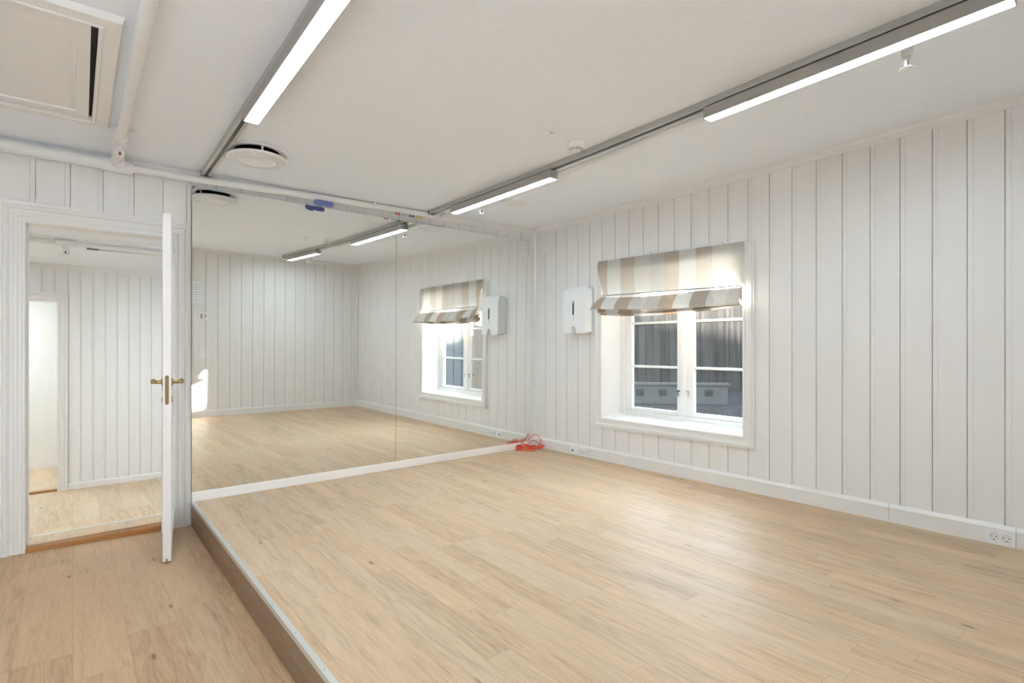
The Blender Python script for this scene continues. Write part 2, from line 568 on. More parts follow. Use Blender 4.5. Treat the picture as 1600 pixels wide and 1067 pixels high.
# ------------------------------------------------------------------ board walls
def board_wall(mb, P, u0, u1, zb, ztop, grooves, side, openings=(), w=0.027, d=0.005):
    """P(u, off, z) -> point.  grooves: position of the dark line; recess on `side` (+1: u above the line)"""
    pts = [(u0, 0.0)]
    for g in sorted(grooves):
        a, b = (g, g + w) if side > 0 else (g - w, g)
        if a <= u0 + 0.005 or b >= u1 - 0.005:
            continue
        if side > 0:
            pts += [(a, 0.0), (a + 0.0003, -0.020), (a + 0.0028, -0.020), (a + 0.0031, -d), (b, -d), (b + 0.004, 0.0)]
        else:
            pts += [(a - 0.004, 0.0), (a, -d), (b - 0.0031, -d), (b - 0.0028, -0.020), (b - 0.0003, -0.020), (b, 0.0)]
    pts.append((u1, 0.0))
    cuts = sorted({x for o in openings for x in (o[0], o[1]) if u0 < x < u1})
    out = []
    for (ua, da), (ub, db) in zip(pts, pts[1:]):
        out.append((ua, da))
        for c in cuts:
            if ua < c < ub:
                out.append((c, da + (db - da) * (c - ua) / (ub - ua)))
    out.append(pts[-1])
    for (ua, da), (ub, db) in zip(out, out[1:]):
        um = (ua + ub) / 2
        zs = [(zb, None)]
        iv = []
        op = [o for o in openings if o[0] < um < o[1]]
        ta, tb = ztop(ua), ztop(ub)
        if not op:
            iv.append((zb, ta, zb, tb))
        else:
            o = op[0]
            if o[2] > zb:
                iv.append((zb, o[2], zb, o[2]))
            iv.append((o[3], ta, o[3], tb))
        for z0a, z1a, z0b, z1b in iv:
            mb.face([P(ua, da, z0a), P(ub, db, z0b), P(ub, db, z1b), P(ua, da, z1a)])

PE = lambda u, off, z: (-off, u, z)                  # east wall, u = y
PNl = lambda u, off, z: (u, -off, z)                 # mirror wall, local
PS = lambda u, off, z: (u, YB + off, z)              # back wall, u = x
PW = lambda u, off, z: (XW + off, u, z)              # west wall, u = y

WY0, WY1, WZ0, WZ1 = -2.45, -1.01, 0.425, 1.85       # window opening
DU0, DU1, DZ1 = -4.286, -3.515, 1.893                # door opening on the mirror wall

gE = [-2.98 - 0.1648 * k for k in range(-17, 11)]
mb = MB(); board_wall(mb, PE, YB, 0.0, 0.0, lambda u: cz(0, u), gE, -1, [(WY0, WY1, WZ0, WZ1)])
structure(mb.build('wall_east', WALL, recalc=False), 'white boarded wall with the window, right of the mirrors', 'wall')
gN = [-1.211 - 0.1682 * k for k in range(-7, 26)]
mb = MB(); board_wall(mb, PNl, XW, -0.002, -0.22, lambda u: cz(u, -0.02), gN, -1, [(DU0 - 0.01, DU1 + 0.02, -0.22, DZ1)])
structure(north(mb.build('wall_north', WALL, recalc=False)), 'white boarded wall behind the mirrors and around the doorway', 'wall')
gS = [-2.399 + 0.1645 * k for k in range(-18, 15)]
mb = MB(); board_wall(mb, PS, XW, 0.0, -0.22, lambda u: cz(u, YB), gS, -1, [(-5.34, -4.42, 0.30, 1.98)])
structure(mb.build('wall_south', WALL, recalc=False), 'white boarded back wall seen in the mirrors', 'wall')
mb = MB(); board_wall(mb, PW, YB, 0.08, -0.22, lambda u: cz(XW, u), [YB + 0.1 + 0.1645 * k for k in range(29)], 1)
structure(mb.build('wall_west', WALL, recalc=False), 'white boarded wall on the door side', 'wall')

mb = MB()
mb.grid(lambda a, b: (XW + (0 - XW) * a, YB + (0.08 - YB) * b, cz(XW + (0 - XW) * a, YB + (0.08 - YB) * b)), 24, 24)
structure(mb.build('ceiling', CEIL, recalc=False), 'flat white ceiling', 'ceiling')
mb = MB()
mb.grid(lambda a, b: (XW + (POD + 0.02 - XW) * a, YB + (0.12 - YB) * b, zl(XW + (POD + 0.02 - XW) * a)), 6, 6)
structure(mb.build('floor', FLOORL, recalc=False), 'brown oak laminate lower floor before the doorway', 'floor')

# podium
pod = structure(root('floor_podium', (0, 0, 0)), 'raised podium floor of pale oak laminate under the window', 'floor')
mb = MB()
mb.face([(POD + 0.004, YB, 0), (0, YB, 0), (0, 0.0, 0), (POD + 0.004, -0.044, 0)])
mb.build('deck', FLOORP, pod, recalc=False)
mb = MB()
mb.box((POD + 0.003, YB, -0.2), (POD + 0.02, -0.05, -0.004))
mb.build('riser', RISER_SHADED, pod)
mb = MB()
y0, y1 = YB, -0.05
mb.box((POD, y0, 0.0), (POD + 0.022, y1, 0.003))
mb.box((POD, y0, -0.020), (POD + 0.0028, y1, 0.0))
tag(mb.build('edge_strip', EDGE, pod), 'metal edge strip along the podium step')
k = 0
y = -0.24
while y > -3.6:
    mb = MB()
    mb.lathe([(0.0035, 0.0), (0.0035, 0.0012), (0.0, 0.0016)], (POD + 0.0115, y, 0.0028), seg=10)
    mb.build('screw', GREYP, pod)
    y -= 0.305

# cornices, corner trims, baseboards
def cornice(P, u0, u1, czf, ov=0.0, name='trim_1'):
    mb = MB()
    prof = [(0.0, -0.054), (0.006, -0.054), (0.009, -0.048), (0.012, -0.020), (0.022, -0.006), (0.024, 0.0)]
    n = 12
    for i in range(n):
        a, b = u0 + (u1 - u0) * i / n, u0 + (u1 - u0) * (i + 1) / n
        for (o0, h0), (o1, h1) in zip(prof, prof[1:]):
            mb.face([P(a, o0, czf(a) + h0), P(b, o0, czf(b) + h0), P(b, o1, czf(b) + h1), P(a, o1, czf(a) + h1)])
    return mb
structure(cornice(PE, YB, 0.0, lambda u: cz(0, u)).build('trim_1', TRIM, recalc=False), 'white cornice strip above the window wall', 'trim')
structure(north(cornice(PNl, XW, 0.0, lambda u: cz(u, -0.02)).build('trim_2', TRIM, recalc=False)), 'white cornice strip above the mirrors', 'trim')
structure(cornice(PS, XW, 0.0, lambda u: cz(u, YB)).build('trim_3', TRIM, recalc=False), 'white cornice strip above the back wall', 'trim')

mb = MB()
mb.box((-0.075, -0.002, 0.0), (-0.004, -0.016, 2.40), 0.003)
structure(north(mb.build('trim_4', TRIM)), 'narrow white corner board right of the mirrors', 'trim')
mb = MB()
mb.box((-0.05, YB + 0.002, 0.0), (-0.002, YB + 0.05, 2.47), 0.012)
structure(mb.build('trim_5', TRIM), 'white corner post at the back of the window wall', 'trim')

mb = MB()
def prof_strip(mb, P, u0, u1, z0, prof):
    for (o0, h0), (o1, h1) in zip(prof, prof[1:]):
        mb.face([P(u0, o0, z0 + h0), P(u1, o0, z0 + h0), P(u1, o1, z0 + h1), P(u0, o1, z0 + h1)])
    for u in (u0, u1):
        mb.face([P(u, o, z0 + h) for o, h in prof])
BP = [(0.0, 0.0), (0.026, 0.0), (0.026, 0.008), (0.0245, 0.009), (0.0245, 0.086), (0.0262, 0.087), (0.0262, 0.094), (0.012, 0.114), (0.0, 0.114)]
segs = [YB, -4.019, -3.422, -0.03]
for a, b in zip(segs, segs[1:]):
    prof_strip(mb, PE, a + 0.0012, b - 0.0012, 0.0, BP)
structure(mb.build('baseboard_east', TRIM), 'white trunking baseboard under the window', 'baseboard')
mb = MB()
prof_strip(mb, PS, POD + 0.03, -0.03, 0.0, [(0, 0), (0.018, 0), (0.018, 0.085), (0.012, 0.098), (0, 0.098)])
structure(mb.build('baseboard_south', TRIM), 'white baseboard of the back wall, seen in the mirrors', 'baseboard')
mb = MB()
mb.box((POD + 0.004, -0.002, 0.0), (-0.088, -0.036, 0.066), 0.003)
structure(north(mb.build('baseboard_north', STRIPM)), 'cream strip along the floor under the mirrors', 'baseboard')
mb = MB()
mb.box((-0.088, -0.002, 0.0), (-0.03, -0.020, 0.105), 0.003)
structure(north(mb.build('trim_6', TRIM)), 'short baseboard piece at the mirror corner', 'trim')

# ------------------------------------------------------------------ mirrors
TAU = 0.0085
def mirror_panel(s0, s1, zt0, zt1, label):
    r0 = root('mirror_panel', NP((s0 + s1) / 2, 0.02, 0.066), EPS, label=label, cat='mirror', group='wall mirrors')
    sm = (s0 + s1) / 2
    def Y(z, off): return -(off + TAU * z) + 0.02
    g = MB()
    q = [(s0, 0.066), (s1, 0.066), (s1, zt1), (s0, zt0)]
    g.face([(s - sm, Y(z, 0.02), z - 0.066) for s, z in q])
    g.build('mirror_glass', MIRROR, r0, recalc=False)
    e = MB()
    for (a, za), (b, zb) in zip(q, q[1:] + q[:1]):
        e.face([(a - sm, Y(za, 0.02), za - 0.066), (b - sm, Y(zb, 0.02), zb - 0.066), (b - sm, Y(zb, 0.014), zb - 0.066), (a - sm, Y(za, 0.014), za - 0.066)])
    e.face([(s - sm, Y(z, 0.014), z - 0.066) for s, z in q])
    e.build('mirror_backing', MEDGE, r0)
mirror_panel(-3.396, -1.7655, 2.2875, 2.2940, 'large frameless wall mirror nearest the open door')
mirror_panel(-1.7618, -0.082, 2.2942, 2.311, 'large frameless wall mirror nearest the window corner')
mb = MB()
mb.box((-3.4245, -0.001, -0.02), (-3.3975, -0.012, 2.30), 0.002)
structure(north(mb.build('trim_7', TRIM)), 'slim white strip between door casing and mirror', 'trim')

# ------------------------------------------------------------------ profiled casings
def casing(mb, P, u0, u1, z0, z1, prof, full):
    def loop(t, o):
        if full:
            return [P(u0 - t, o, z0 - t), P(u1 + t, o, z0 - t), P(u1 + t, o, z1 + t), P(u0 - t, o, z1 + t)]
        return [P(u0 - t, o, z0), P(u0 - t, o, z1 + t), P(u1 + t, o, z1 + t), P(u1 + t, o, z0)]
    L = [loop(t, o) for t, o in prof]
    for A, B in zip(L, L[1:]):
        n = 4 if full else 3
        for k in range(n):
            mb.face([A[k], A[(k + 1) % 4], B[(k + 1) % 4], B[k]])
DPROF = [(-0.002, 0.0), (-0.002, 0.012), (0.004, 0.018), (0.014, 0.018), (0.018, 0.013), (0.030, 0.013), (0.040, 0.019), (0.052, 0.019), (0.056, 0.015), (0.074, 0.017), (0.080, 0.026), (0.090, 0.030), (0.102, 0.028), (0.106, 0.022), (0.122, 0.024), (0.124, 0.0)]
# ------------------------------------------------------------------ doorway with the open leaf
door = structure(root('door_1', NP(DU0, 0, -0.16), EPS), 'white casing and open white door with brass handles', 'door')
DO = (DU0, 0, -0.16)
mb = MB(DO); casing(mb, PNl, DU0, DU1, -0.20, DZ1, [(t * (1 if t < 0 else 1.0), o) for t, o in DPROF], False)
# the right leg is a little narrower, it stops at the mirror strip
for v in mb.bm.verts:
    if v.co.x + DU0 > DU1 + 0.09:
        v.co.x = min(v.co.x, -3.4255 - DU0)
mb.build('door_casing', TRIM, door)
mb = MB(DO)
T = 0.12
mb.box((DU0 - 0.03, 0.0, -0.20), (DU0, T, DZ1 + 0.03))
mb.box((DU0, 0.05, -0.20), (DU0 + 0.012, T, DZ1), 0.002)
mb.box((DU1, 0.0, -0.20), (DU1 + 0.03, T, DZ1 + 0.03))
mb.box((DU1 - 0.012, 0.05, -0.20), (DU1, T, DZ1), 0.002)
mb.box((DU0, 0.0, DZ1), (DU1, T, DZ1 + 0.03))
mb.build('jamb', TRIM, door)
mb = MB(DO)
mb.prism([(DU0, -0.022, -0.175), (DU0, -0.022, -0.137), (DU0, -0.012, -0.128), (DU0, 0.012, -0.124), (DU0, 0.014, -0.130), (DU0, 0.022, -0.130), (DU0, 0.024, -0.122), (DU0, 0.05, -0.122), (DU0, 0.056, -0.128), (DU0, 0.056, -0.175)], (0, 0, 0), (DU1 - DU0, 0, 0))
tag(mb.build('threshold', OAKT, door), 'brown oak threshold')
# leaf
hx = NP(-3.529, 0.004, 0); lx = Vector((-3.6285, -0.770, 0))
dirw = (lx - Vector((hx.x, hx.y, 0)))
LW = dirw.length
ang = math.atan2(dirw.y, dirw.x)
leaf_l = RN.inverted() @ (Vector((hx.x, hx.y, -0.155))) - Vector(DO)
LH = 2.072
leaf_mb = MB()
TH = 0.044
leaf_mb.box((0, -TH / 2, 0), (LW, TH / 2, LH), 0.0025)
leaf = leaf_mb.build('door_leaf', DOORM, door)
leaf.location = leaf_l
leaf.rotation_euler = (0, 0, ang - EPS)
for side in (-1, 1):
    for z0, z1 in ((0.16, 0.78), (1.02, 1.92)):
        mb = MB()
        f = side * TH / 2
        casing(mb, lambda u, o, z, f=f, s=side: (u, f + s * o, z), 0.14, LW - 0.13, z0, z1, [(0.0, 0.001), (0.006, 0.008), (0.016, 0.008), (0.022, 0.001)], True)
        mb.build('panel_moulding', DOORM, leaf)
mb = MB()
zc = 0.865 + 0.155
mb.prism([(LW + 0.0004, 0.0098 * math.cos(a), zc + (0.077 if math.sin(a) >= 0 else -0.077) + 0.0098 * math.sin(a)) for a in [PI * k / 8 for k in range(9)] + [PI + PI * k / 8 for k in range(9)]], (0, 0, 0), (0.003, 0, 0))
mb.build('lock_plate', BRASSD, leaf)
mb = MB(); mb.box((LW + 0.003, -0.006, zc - 0.012), (LW + 0.010, 0.006, zc + 0.008), 0.001)
mb.build('latch_bolt', BRASSD, leaf)
for side in (-1, 1):
    zh = 0.910 + 0.155
    f = side * TH / 2
    mb = MB()
    mb.lathe([(0.0, 0.0), (0.025, 0.0), (0.026, 0.003), (0.021, 0.007), (0.011, 0.009), (0.009, 0.03), (0.012, 0.034), (0.0095, 0.038), (0.0085, 0.052), (0.012, 0.058), (0.0, 0.062)], (LW - 0.062, f, zh), (0, side, 0), 20)
    mb.lathe([(0.0085, 0.0), (0.0095, 0.02), (0.0075, 0.04), (0.0085, 0.08), (0.007, 0.088), (0.012, 0.094), (0.0145, 0.103), (0.011, 0.113), (0.0, 0.117)], (LW - 0.062, f + side * 0.052, zh), (-1, 0, 0), 20)
    mb.build('lever_handle', BRASS, leaf, True)
    mb = MB(); mb.lathe([(0.0, 0.0), (0.019, 0.0), (0.020, 0.003), (0.015, 0.006), (0.0, 0.006)], (LW - 0.062, f, zh - 0.105), (0, side, 0), 20)
    mb.build('key_rosette', BRASS, leaf, True)
for zz in (0.24, 1.86):
    mb = MB()
    mb.lathe([(0.0055, -0.05), (0.0055, 0.05), (0.003, 0.056), (0.0, 0.058)], (0.002, TH / 2 + 0.004, zz), (0, 0, 1), 12)
    mb.build('hinge', STEEL, leaf)
mb = MB(); mb.box((LW - 0.004, -0.006, 0.004), (LW + 0.0012, 0.004, 0.016))
tag(mb.build('edge_bolt', BRASSD, leaf), 'small brass bolt end low on the door edge')

# ------------------------------------------------------------------ hallway and the room beyond it (mirror-wall coordinates)
HZ, HC, HY = -0.40, 1.998, 2.9435
mb = MB(); mb.box((DU0, 0.056, -0.20), (DU1, 0.12, -0.140)); mb.box((DU0 - 0.25, 0.12, -0.20), (DU1 + 0.25, 0.288, -0.140))
structure(north(mb.build('floor_landing', FLOORH)), 'narrow landing strip of laminate behind the threshold', 'floor')
mb = MB(); mb.box((DU0 - 0.25, 0.288, -0.165), (DU1 + 0.25, 0.302, -0.135), 0.002)
structure(north(mb.build('trim_8', TRIM)), 'thin white nosing strip at the landing edge', 'trim')
mb = MB(); mb.face([(-6.2, 0.118, HZ), (-2.0, 0.118, HZ), (-2.0, HY, HZ), (-6.2, HY, HZ)])
structure(north(mb.build('floor_hallway', FLOORH, recalc=False)), 'pale laminate floor seen through the doorway', 'floor')
mb = MB(); mb.face([(-6.2, 0.118, HC), (-2.0, 0.118, HC), (-2.0, HY, HC), (-6.2, HY, HC)])
structure(north(mb.build('ceiling_hallway', CEIL, recalc=False)), 'white ceiling seen through the doorway', 'ceiling')
FU0, FU1, FZ1 = -4.98, -4.148, 1.616
mb = MB()
board_wall(mb, lambda u, o, z: (u, HY - o, z), -6.2, -2.0, HZ, lambda u: HC, [-3.318 - 0.1057 * k for k in range(-12, 27)], -1, [(FU0, FU1, HZ, FZ1)], 0.018, 0.006)
structure(north(mb.build('wall_hallway_north', HWALL, recalc=False)), 'white boarded wall seen through the doorway', 'wall')
mb = MB()
mb.face([(-6.2, 0.118, HZ), (-6.2, HY, HZ), (-6.2, HY, HC), (-6.2, 0.118, HC)])
structure(north(mb.build('wall_hallway_west', HWALL, recalc=False)), None, 'wall')
mb = MB()
mb.face([(-2.0, 0.118, HZ), (-2.0, HY, HZ), (-2.0, HY, HC), (-2.0, 0.118, HC)])
structure(north(mb.build('wall_hallway_east', HWALL, recalc=False)), None, 'wall')
mb = MB()
for a, b, z0, z1 in ((-6.2, DU0, HZ, HC), (DU1, -2.0, HZ, HC), (DU0, DU1, DZ1, HC), (DU0, DU1, HZ, -0.15)):
    mb.face([(a, 0.12, z0), (b, 0.12, z0), (b, 0.12, z1), (a, 0.12, z1)])
structure(north(mb.build('wall_hallway_south', HWALL, recalc=False)), None, 'wall')
mb = MB(); cp = lambda u, o, z: (u, HY - o, z)
prof_strip(mb, cp, -6.2, -2.0, HC - 0.05, [(0, 0), (0.012, 0), (0.018, 0.04), (0.022, 0.05), (0, 0.05)])
structure(north(mb.build('trim_9', TRIM)), 'white cornice in the room through the doorway', 'trim')
mb = MB(); prof_strip(mb, cp, -4.06, -2.0, HZ, [(0, 0), (0.016, 0), (0.016, 0.055), (0.01, 0.065), (0, 0.065)])
structure(north(mb.build('baseboard_hallway', TRIM)), 'white baseboard in the room through the doorway', 'baseboard')
mb = MB(); mb.prism([(-6.0, 1.255, HC), (-6.0, 1.275, HC), (-6.0, 1.275, HC - 0.008), (-6.0, 1.255, HC - 0.008)], (0, 0, 0), (3.8, -0.44, 0))
structure(north(mb.build('trim_10', TRIM)), 'thin ceiling batten in the room through the doorway', 'trim')
d2 = structure(root('door_2', NP(FU1, -HY, HZ), EPS), 'white cased doorway at the far side, seen through the open doorway', 'door')
o2 = (FU1, HY, HZ)
mb = MB(o2); casing(mb, cp, FU0, FU1, HZ, FZ1, [(t * 0.70, o) for t, o in DPROF], False); mb.build('door_casing', TRIM, d2)
mb = MB(o2)
mb.box((FU1, HY, HZ - 0.05), (FU1 + 0.02, HY + 0.30, FZ1 + 0.02)); mb.box((FU0 - 0.02, HY, HZ - 0.05), (FU0, HY + 0.30, FZ1 + 0.02)); mb.box((FU0, HY, FZ1), (FU1, HY + 0.30, FZ1 + 0.02))
mb.build('jamb', TRIM, d2)
mb = MB(o2); mb.box((FU0, HY - 0.01, HZ - 0.05), (FU1, HY + 0.06, HZ + 0.022), 0.004)
tag(mb.build('threshold', OAKT, d2), 'brown oak threshold')
mb = MB(); mb.box((FU0, HY + 0.06, HZ - 0.06), (FU1, HY + 0.30, HZ + 0.005))
structure(north(mb.build('floor_inner_landing', FLOORH)), None, 'floor')
mb = MB(); mb.face([(-6.2, HY + 0.28, -0.44), (-3.2, HY + 0.28, -0.44), (-3.2, 4.72, -0.44), (-6.2, 4.72, -0.44)])
structure(north(mb.build('floor_inner_room', FLOORH, recalc=False)), 'laminate floor of the innermost room', 'floor')
mb = MB()
z0, z1 = -0.44, 2.0
mb.face([(-6.2, 4.72, z0), (-3.2, 4.72, z0), (-3.2, 4.72, z1), (-6.2, 4.72, z1)])
structure(north(mb.build('wall_inner_north', HWALL, recalc=False)), 'plain white wall in the innermost room', 'wall')
mb = MB()
mb.face([(-3.2, HY + 0.3, z0), (-3.2, 4.72, z0), (-3.2, 4.72, z1), (-3.2, HY + 0.3, z1)])
structure(north(mb.build('wall_inner_east', HWALL, recalc=False)), None, 'wall')
mb = MB()
mb.face([(-6.2, HY + 0.3, z0), (-6.2, 4.72, z0), (-6.2, 4.72, z1), (-6.2, HY + 0.3, z1)])
structure(north(mb.build('wall_inner_west', HWALL, recalc=False)), None, 'wall')
mb = MB()
for a, b, za, zb in ((-6.2, FU0, z0, z1), (FU1, -3.2, z0, z1), (FU0, FU1, FZ1, z1)):
    mb.face([(a, HY + 0.30, za), (b, HY + 0.30, za), (b, HY + 0.30, zb), (a, HY + 0.30, zb)])
structure(north(mb.build('wall_inner_south', HWALL, recalc=False)), None, 'wall')
mb = MB(); mb.face([(-6.2, HY + 0.3, z1), (-3.2, HY + 0.3, z1), (-3.2, 4.72, z1), (-6.2, 4.72, z1)])
structure(north(mb.build('ceiling_inner_room', CEIL, recalc=False)), None, 'ceiling')
mb = MB(); prof_strip(mb, lambda u, o, z: (u, 4.72 - o, z), -6.2, -3.2, -0.44, [(0, 0), (0.016, 0), (0.016, 0.06), (0, 0.06)])
structure(north(mb.build('baseboard_inner_room', TRIM)), None, 'baseboard')

# ------------------------------------------------------------------ window
win = structure(root('window_1', (0.0, WY0, WZ0), 0), 'white two-sash window with deep reveals and profiled casing', 'window')
WO = (0.0, WY0, WZ0)
WPROF = [(0.0, 0.0), (0.0, 0.014), (0.006, 0.018), (0.020, 0.018), (0.024, 0.013), (0.050, 0.014), (0.056, 0.022), (0.066, 0.026), (0.078, 0.026), (0.082, 0.018), (0.094, 0.020), (0.096, 0.0)]
mb = MB(WO); casing(mb, PE, WY0, WY1, WZ0, WZ1, WPROF, True); mb.build('window_casing', TRIM, win)
XG = 0.29
mb = MB(WO)
mb.box((0.0, WY1, WZ0 - 0.03), (0.36, WY1 + 0.03, WZ1 + 0.03))
mb.box((0.0, WY0 - 0.03, WZ0 - 0.03), (0.36, WY0, WZ1 + 0.03))
mb.box((0.0, WY0, WZ1), (0.36, WY1, WZ1 + 0.03))
mb.build('reveal', WIN, win)
mb = MB(WO)
mb.prism([(0.0, WY0, WZ0 - 0.03), (0.0, WY0, WZ0), (XG, WY0, WZ0 + 0.022), (XG, WY0, WZ0 - 0.03)], (0, 0, 0), (0, WY1 - WY0, 0))
mb.build('window_sill', WIN, win)
FZ0 = WZ0 + 0.018
ymid = -1.735
mb = MB(WO)
x0, x1 = XG - 0.012, XG + 0.075
mb.box((x0, WY1 - 0.052, FZ0), (x1, WY1, WZ1), 0.003)
mb.box((x0, WY0, FZ0), (x1, WY0 + 0.046, WZ1), 0.003)
mb.box((x0 + 0.002, WY0 + 0.045, FZ0), (x1, WY1 - 0.051, FZ0 + 0.040), 0.002)
mb.box((x0 + 0.002, WY0 + 0.045, WZ1 - 0.04), (x1, WY1 - 0.051, WZ1), 0.002)
mb.box((x0 + 0.004, ymid - 0.022, FZ0), (x1, ymid + 0.022, WZ1), 0.003)
mb.build('window_frame', WIN, win)
for (ya, yb, latch_y, sgn) in ((-1.715, -1.064, -1.690, 1), (-2.402, -1.756, -1.785, -1)):
    za, zb = FZ0 + 0.042, WZ1 - 0.042
    xs0, xs1 = XG + 0.002, XG + 0.05
    stL, stR, rb, rt = 0.076, 0.050, 0.036, 0.05
    if sgn > 0:
        gy1, gy0 = yb - 0.076, ya + 0.050
    else:
        gy1, gy0 = yb - 0.080, ya + 0.050
    gz0, gz1 = za + rb, zb - rt
    s = MB(WO)
    s.box((xs0, gy1, za), (xs1, yb, zb), 0.004); s.box((xs0, ya, za), (xs1, gy0, zb), 0.004)
    s.box((xs0, gy0, za), (xs1, gy1, gz0), 0.003); s.box((xs0, gy0, gz1), (xs1, gy1, zb), 0.003)
    sash = s.build('sash', WIN, win)
    for zm in (0.931, 1.360):
        m_ = MB(WO); m_.box((xs0 + 0.006, gy0, zm - 0.011), (xs1 - 0.006, gy1, zm + 0.011), 0.003); m_.build('glazing_bar', WIN, sash)
    gl = MB(WO)
    gl.face([(xs0 + 0.022, gy0, gz0), (xs0 + 0.022, gy1, gz0), (xs0 + 0.022, gy1, gz1), (xs0 + 0.022, gy0, gz1)])
    gl.build('pane', GLASS, sash)
    h = MB(WO)
    h.lathe([(0.007, 0), (0.007, 0.012), (0.0, 0.013)], (xs0, latch_y, 0.715), (-1, 0, 0), 12)
    h.tube([(xs0 - 0.012, latch_y - 0.012 * sgn, 0.720), (xs0 - 0.014, latch_y + 0.010 * sgn, 0.718), (xs0 - 0.014, latch_y + 0.012 * sgn, 0.700), (xs0 - 0.012, latch_y + 0.004 * sgn, 0.682), (xs0 - 0.010, latch_y + 0.010 * sgn, 0.668)], 0.0042, 8)
    h.build('latch', BLACK if sgn > 0 else STEEL, sash, True)

# added window in the back wall, unseen, to bring daylight to the left half
W2 = (-5.34, -4.42, 0.30, 1.98)
w2 = structure(root('added_window', (W2[0], YB, W2[2]), 0), 'unseen tall window added in the back wall behind the camera for daylight', 'window')
W2O = (W2[0], YB, W2[2])
mb = MB(W2O); casing(mb, PS, W2[0], W2[1], W2[2], W2[3], WPROF, True); mb.build('window_casing', TRIM, w2)
mb = MB(W2O)
a, b, c, d = W2
for p, q in (((a - 0.03, c - 0.03), (a, d + 0.03)), ((b, c - 0.03), (b + 0.03, d + 0.03)), ((a, d), (b, d + 0.03)), ((a, c - 0.03), (b, c))):
    mb.box((p[0], YB - 0.28, p[1]), (q[0], YB, q[1]))
mb.build('reveal', WIN, w2)
mb = MB(W2O)
for x in (a, (a + b) / 2 - 0.025, b - 0.05):
    mb.box((x, YB - 0.28, c), (x + 0.05, YB - 0.22, d), 0.003)
for z in (c, d - 0.05):
    mb.box((a, YB - 0.28, z), (b, YB - 0.22, z + 0.05), 0.003)
mb.build('window_frame', WIN, w2)
mb = MB(); mb.face([(-60, -60, -0.45), (0.35, -60, -0.45), (0.35, YB - 0.29, -0.45), (-60, YB - 0.29, -0.45)])
structure(mb.build('ground_south', BOUNCE_PAVE, recalc=False), None, 'ground')

# ------------------------------------------------------------------ roman blind
bl = root('roman_blind', (-0.05, -1.73, 1.40), 0, label='striped beige and white roman blind half raised over the window', cat='blind')
BO = (-0.05, -1.73, 1.40)
def yedge(a, y0=-0.985, y1=-2.468):
    return y0 + (y1 - y0) * a
def ztopb(a): return 1.972 - 0.026 * a
def fn_sheet(a, b):
    zt = ztopb(a); zb_ = 1.632 - 0.028 * a
    z = zt + (zb_ - zt) * b
    y = yedge(a, -0.985 - 0.075 * b ** 1.5, -2.476)
    wob = 0.006 * math.sin(7 * a + 3 * b) * b + 0.010 * math.sin(PI * b) * (0.4 + 0.6 * math.cos(5.2 * a))
    edge = 0.006 * math.sin(PI * 2.2 * b) * (math.exp(-a / 0.03) - math.exp(-(1 - a) / 0.03))
    return (-0.038 - wob, y + edge, z)
mb = MB(BO); mb.grid(fn_sheet, 60, 24); mb.build('fabric_panel', FABRIC, bl, True, False)
def sag(a): return -0.020 * math.sin(PI * min(1, a * 1.05)) if a < 1 else 0
def fn_fold(a, b):
    y = yedge(a, -1.035 + 0.055 * b, -2.452 - 0.045 * b)
    zt = 1.612 - 0.026 * a - 0.030 * math.sin(PI * a) * (1 - a)
    zb_ = 1.500 - 0.052 * a + 0.2 * 0 + sag(a) * 0.9
    x = -0.055 - 0.085 * math.sin(PI * 0.5 * b) - 0.004 * math.sin(9 * a)
    return (x, y, zt + (zb_ - zt) * b)
def fn_top(a, b):                      # single cloth between the rod and the gathered fold
    p0 = Vector(fn_sheet(a, 1.0)); p1 = Vector(fn_fold(a, 0.0))
    p = p0.lerp(p1, b)
    return (p.x - 0.006 * math.sin(PI * b), p.y, p.z)
mb = MB(BO); mb.grid(fn_top, 60, 4); mb.build('fold_top', FABRIC, bl, True, False)
mb = MB(BO); mb.grid(fn_fold, 60, 14); mb.build('front_fold', FABRIC2, bl, True, False)
def fn_under(a, b):
    y = yedge(a, -0.980 - 0.01 * b, -2.497 + 0.01 * b)
    x = -0.140 + 0.085 * b
    z = 1.500 - 0.052 * a + sag(a) * 0.9 + 0.030 * b ** 2 - 0.006 * math.sin(PI * b)
    return (x, y, z)
mb = MB(BO); mb.grid(fn_under, 50, 8); mb.build('fold_underside', FABRIC2, bl, True, False)
for (dx, zl0, zr0, s_) in ((-0.095, 1.462, 1.445, 0.034), (-0.062, 1.440, 1.436, 0.032)):
    def fn_h(a, b, dx=dx, zl0=zl0, zr0=zr0, s_=s_):
        y = yedge(a, -1.02, -2.465)
        zb_ = zl0 + (zr0 - zl0) * a - s_ * math.sin(PI * (a ** 0.85))
        z = zb_ + 0.05 * b
        return (dx + 0.012 * math.sin(PI * b) + 0.020 * b, y, z)
    mb = MB(BO); mb.grid(fn_h, 50, 6); mb.build('hem_fold', FABRIC2, bl, True, False)
mb = MB(BO); mb.tube([(-0.062, yedge(a, -1.06, -2.455), 1.627 - 0.028 * a) for a in [i / 10 for i in range(11)]], 0.0055, 8)
mb.build('rod', GREYP, bl, True)
mb = MB(BO); mb.box((-0.027, -2.470, 1.935), (-0.036, -0.99, 1.958)); mb.build('headrail', PLAST, bl)
for y in (-1.62, -2.30):
    mb = MB(BO); mb.tube([(-0.028, y, ztopb((y + 0.985) / -1.483) - 0.006), (-0.05, y, ztopb((y + 0.985) / -1.483) + 0.010), (-0.052, y, ztopb((y + 0.985) / -1.483) + 0.02)], 0.003, 6)
    mb.build('hook', STEEL, bl)

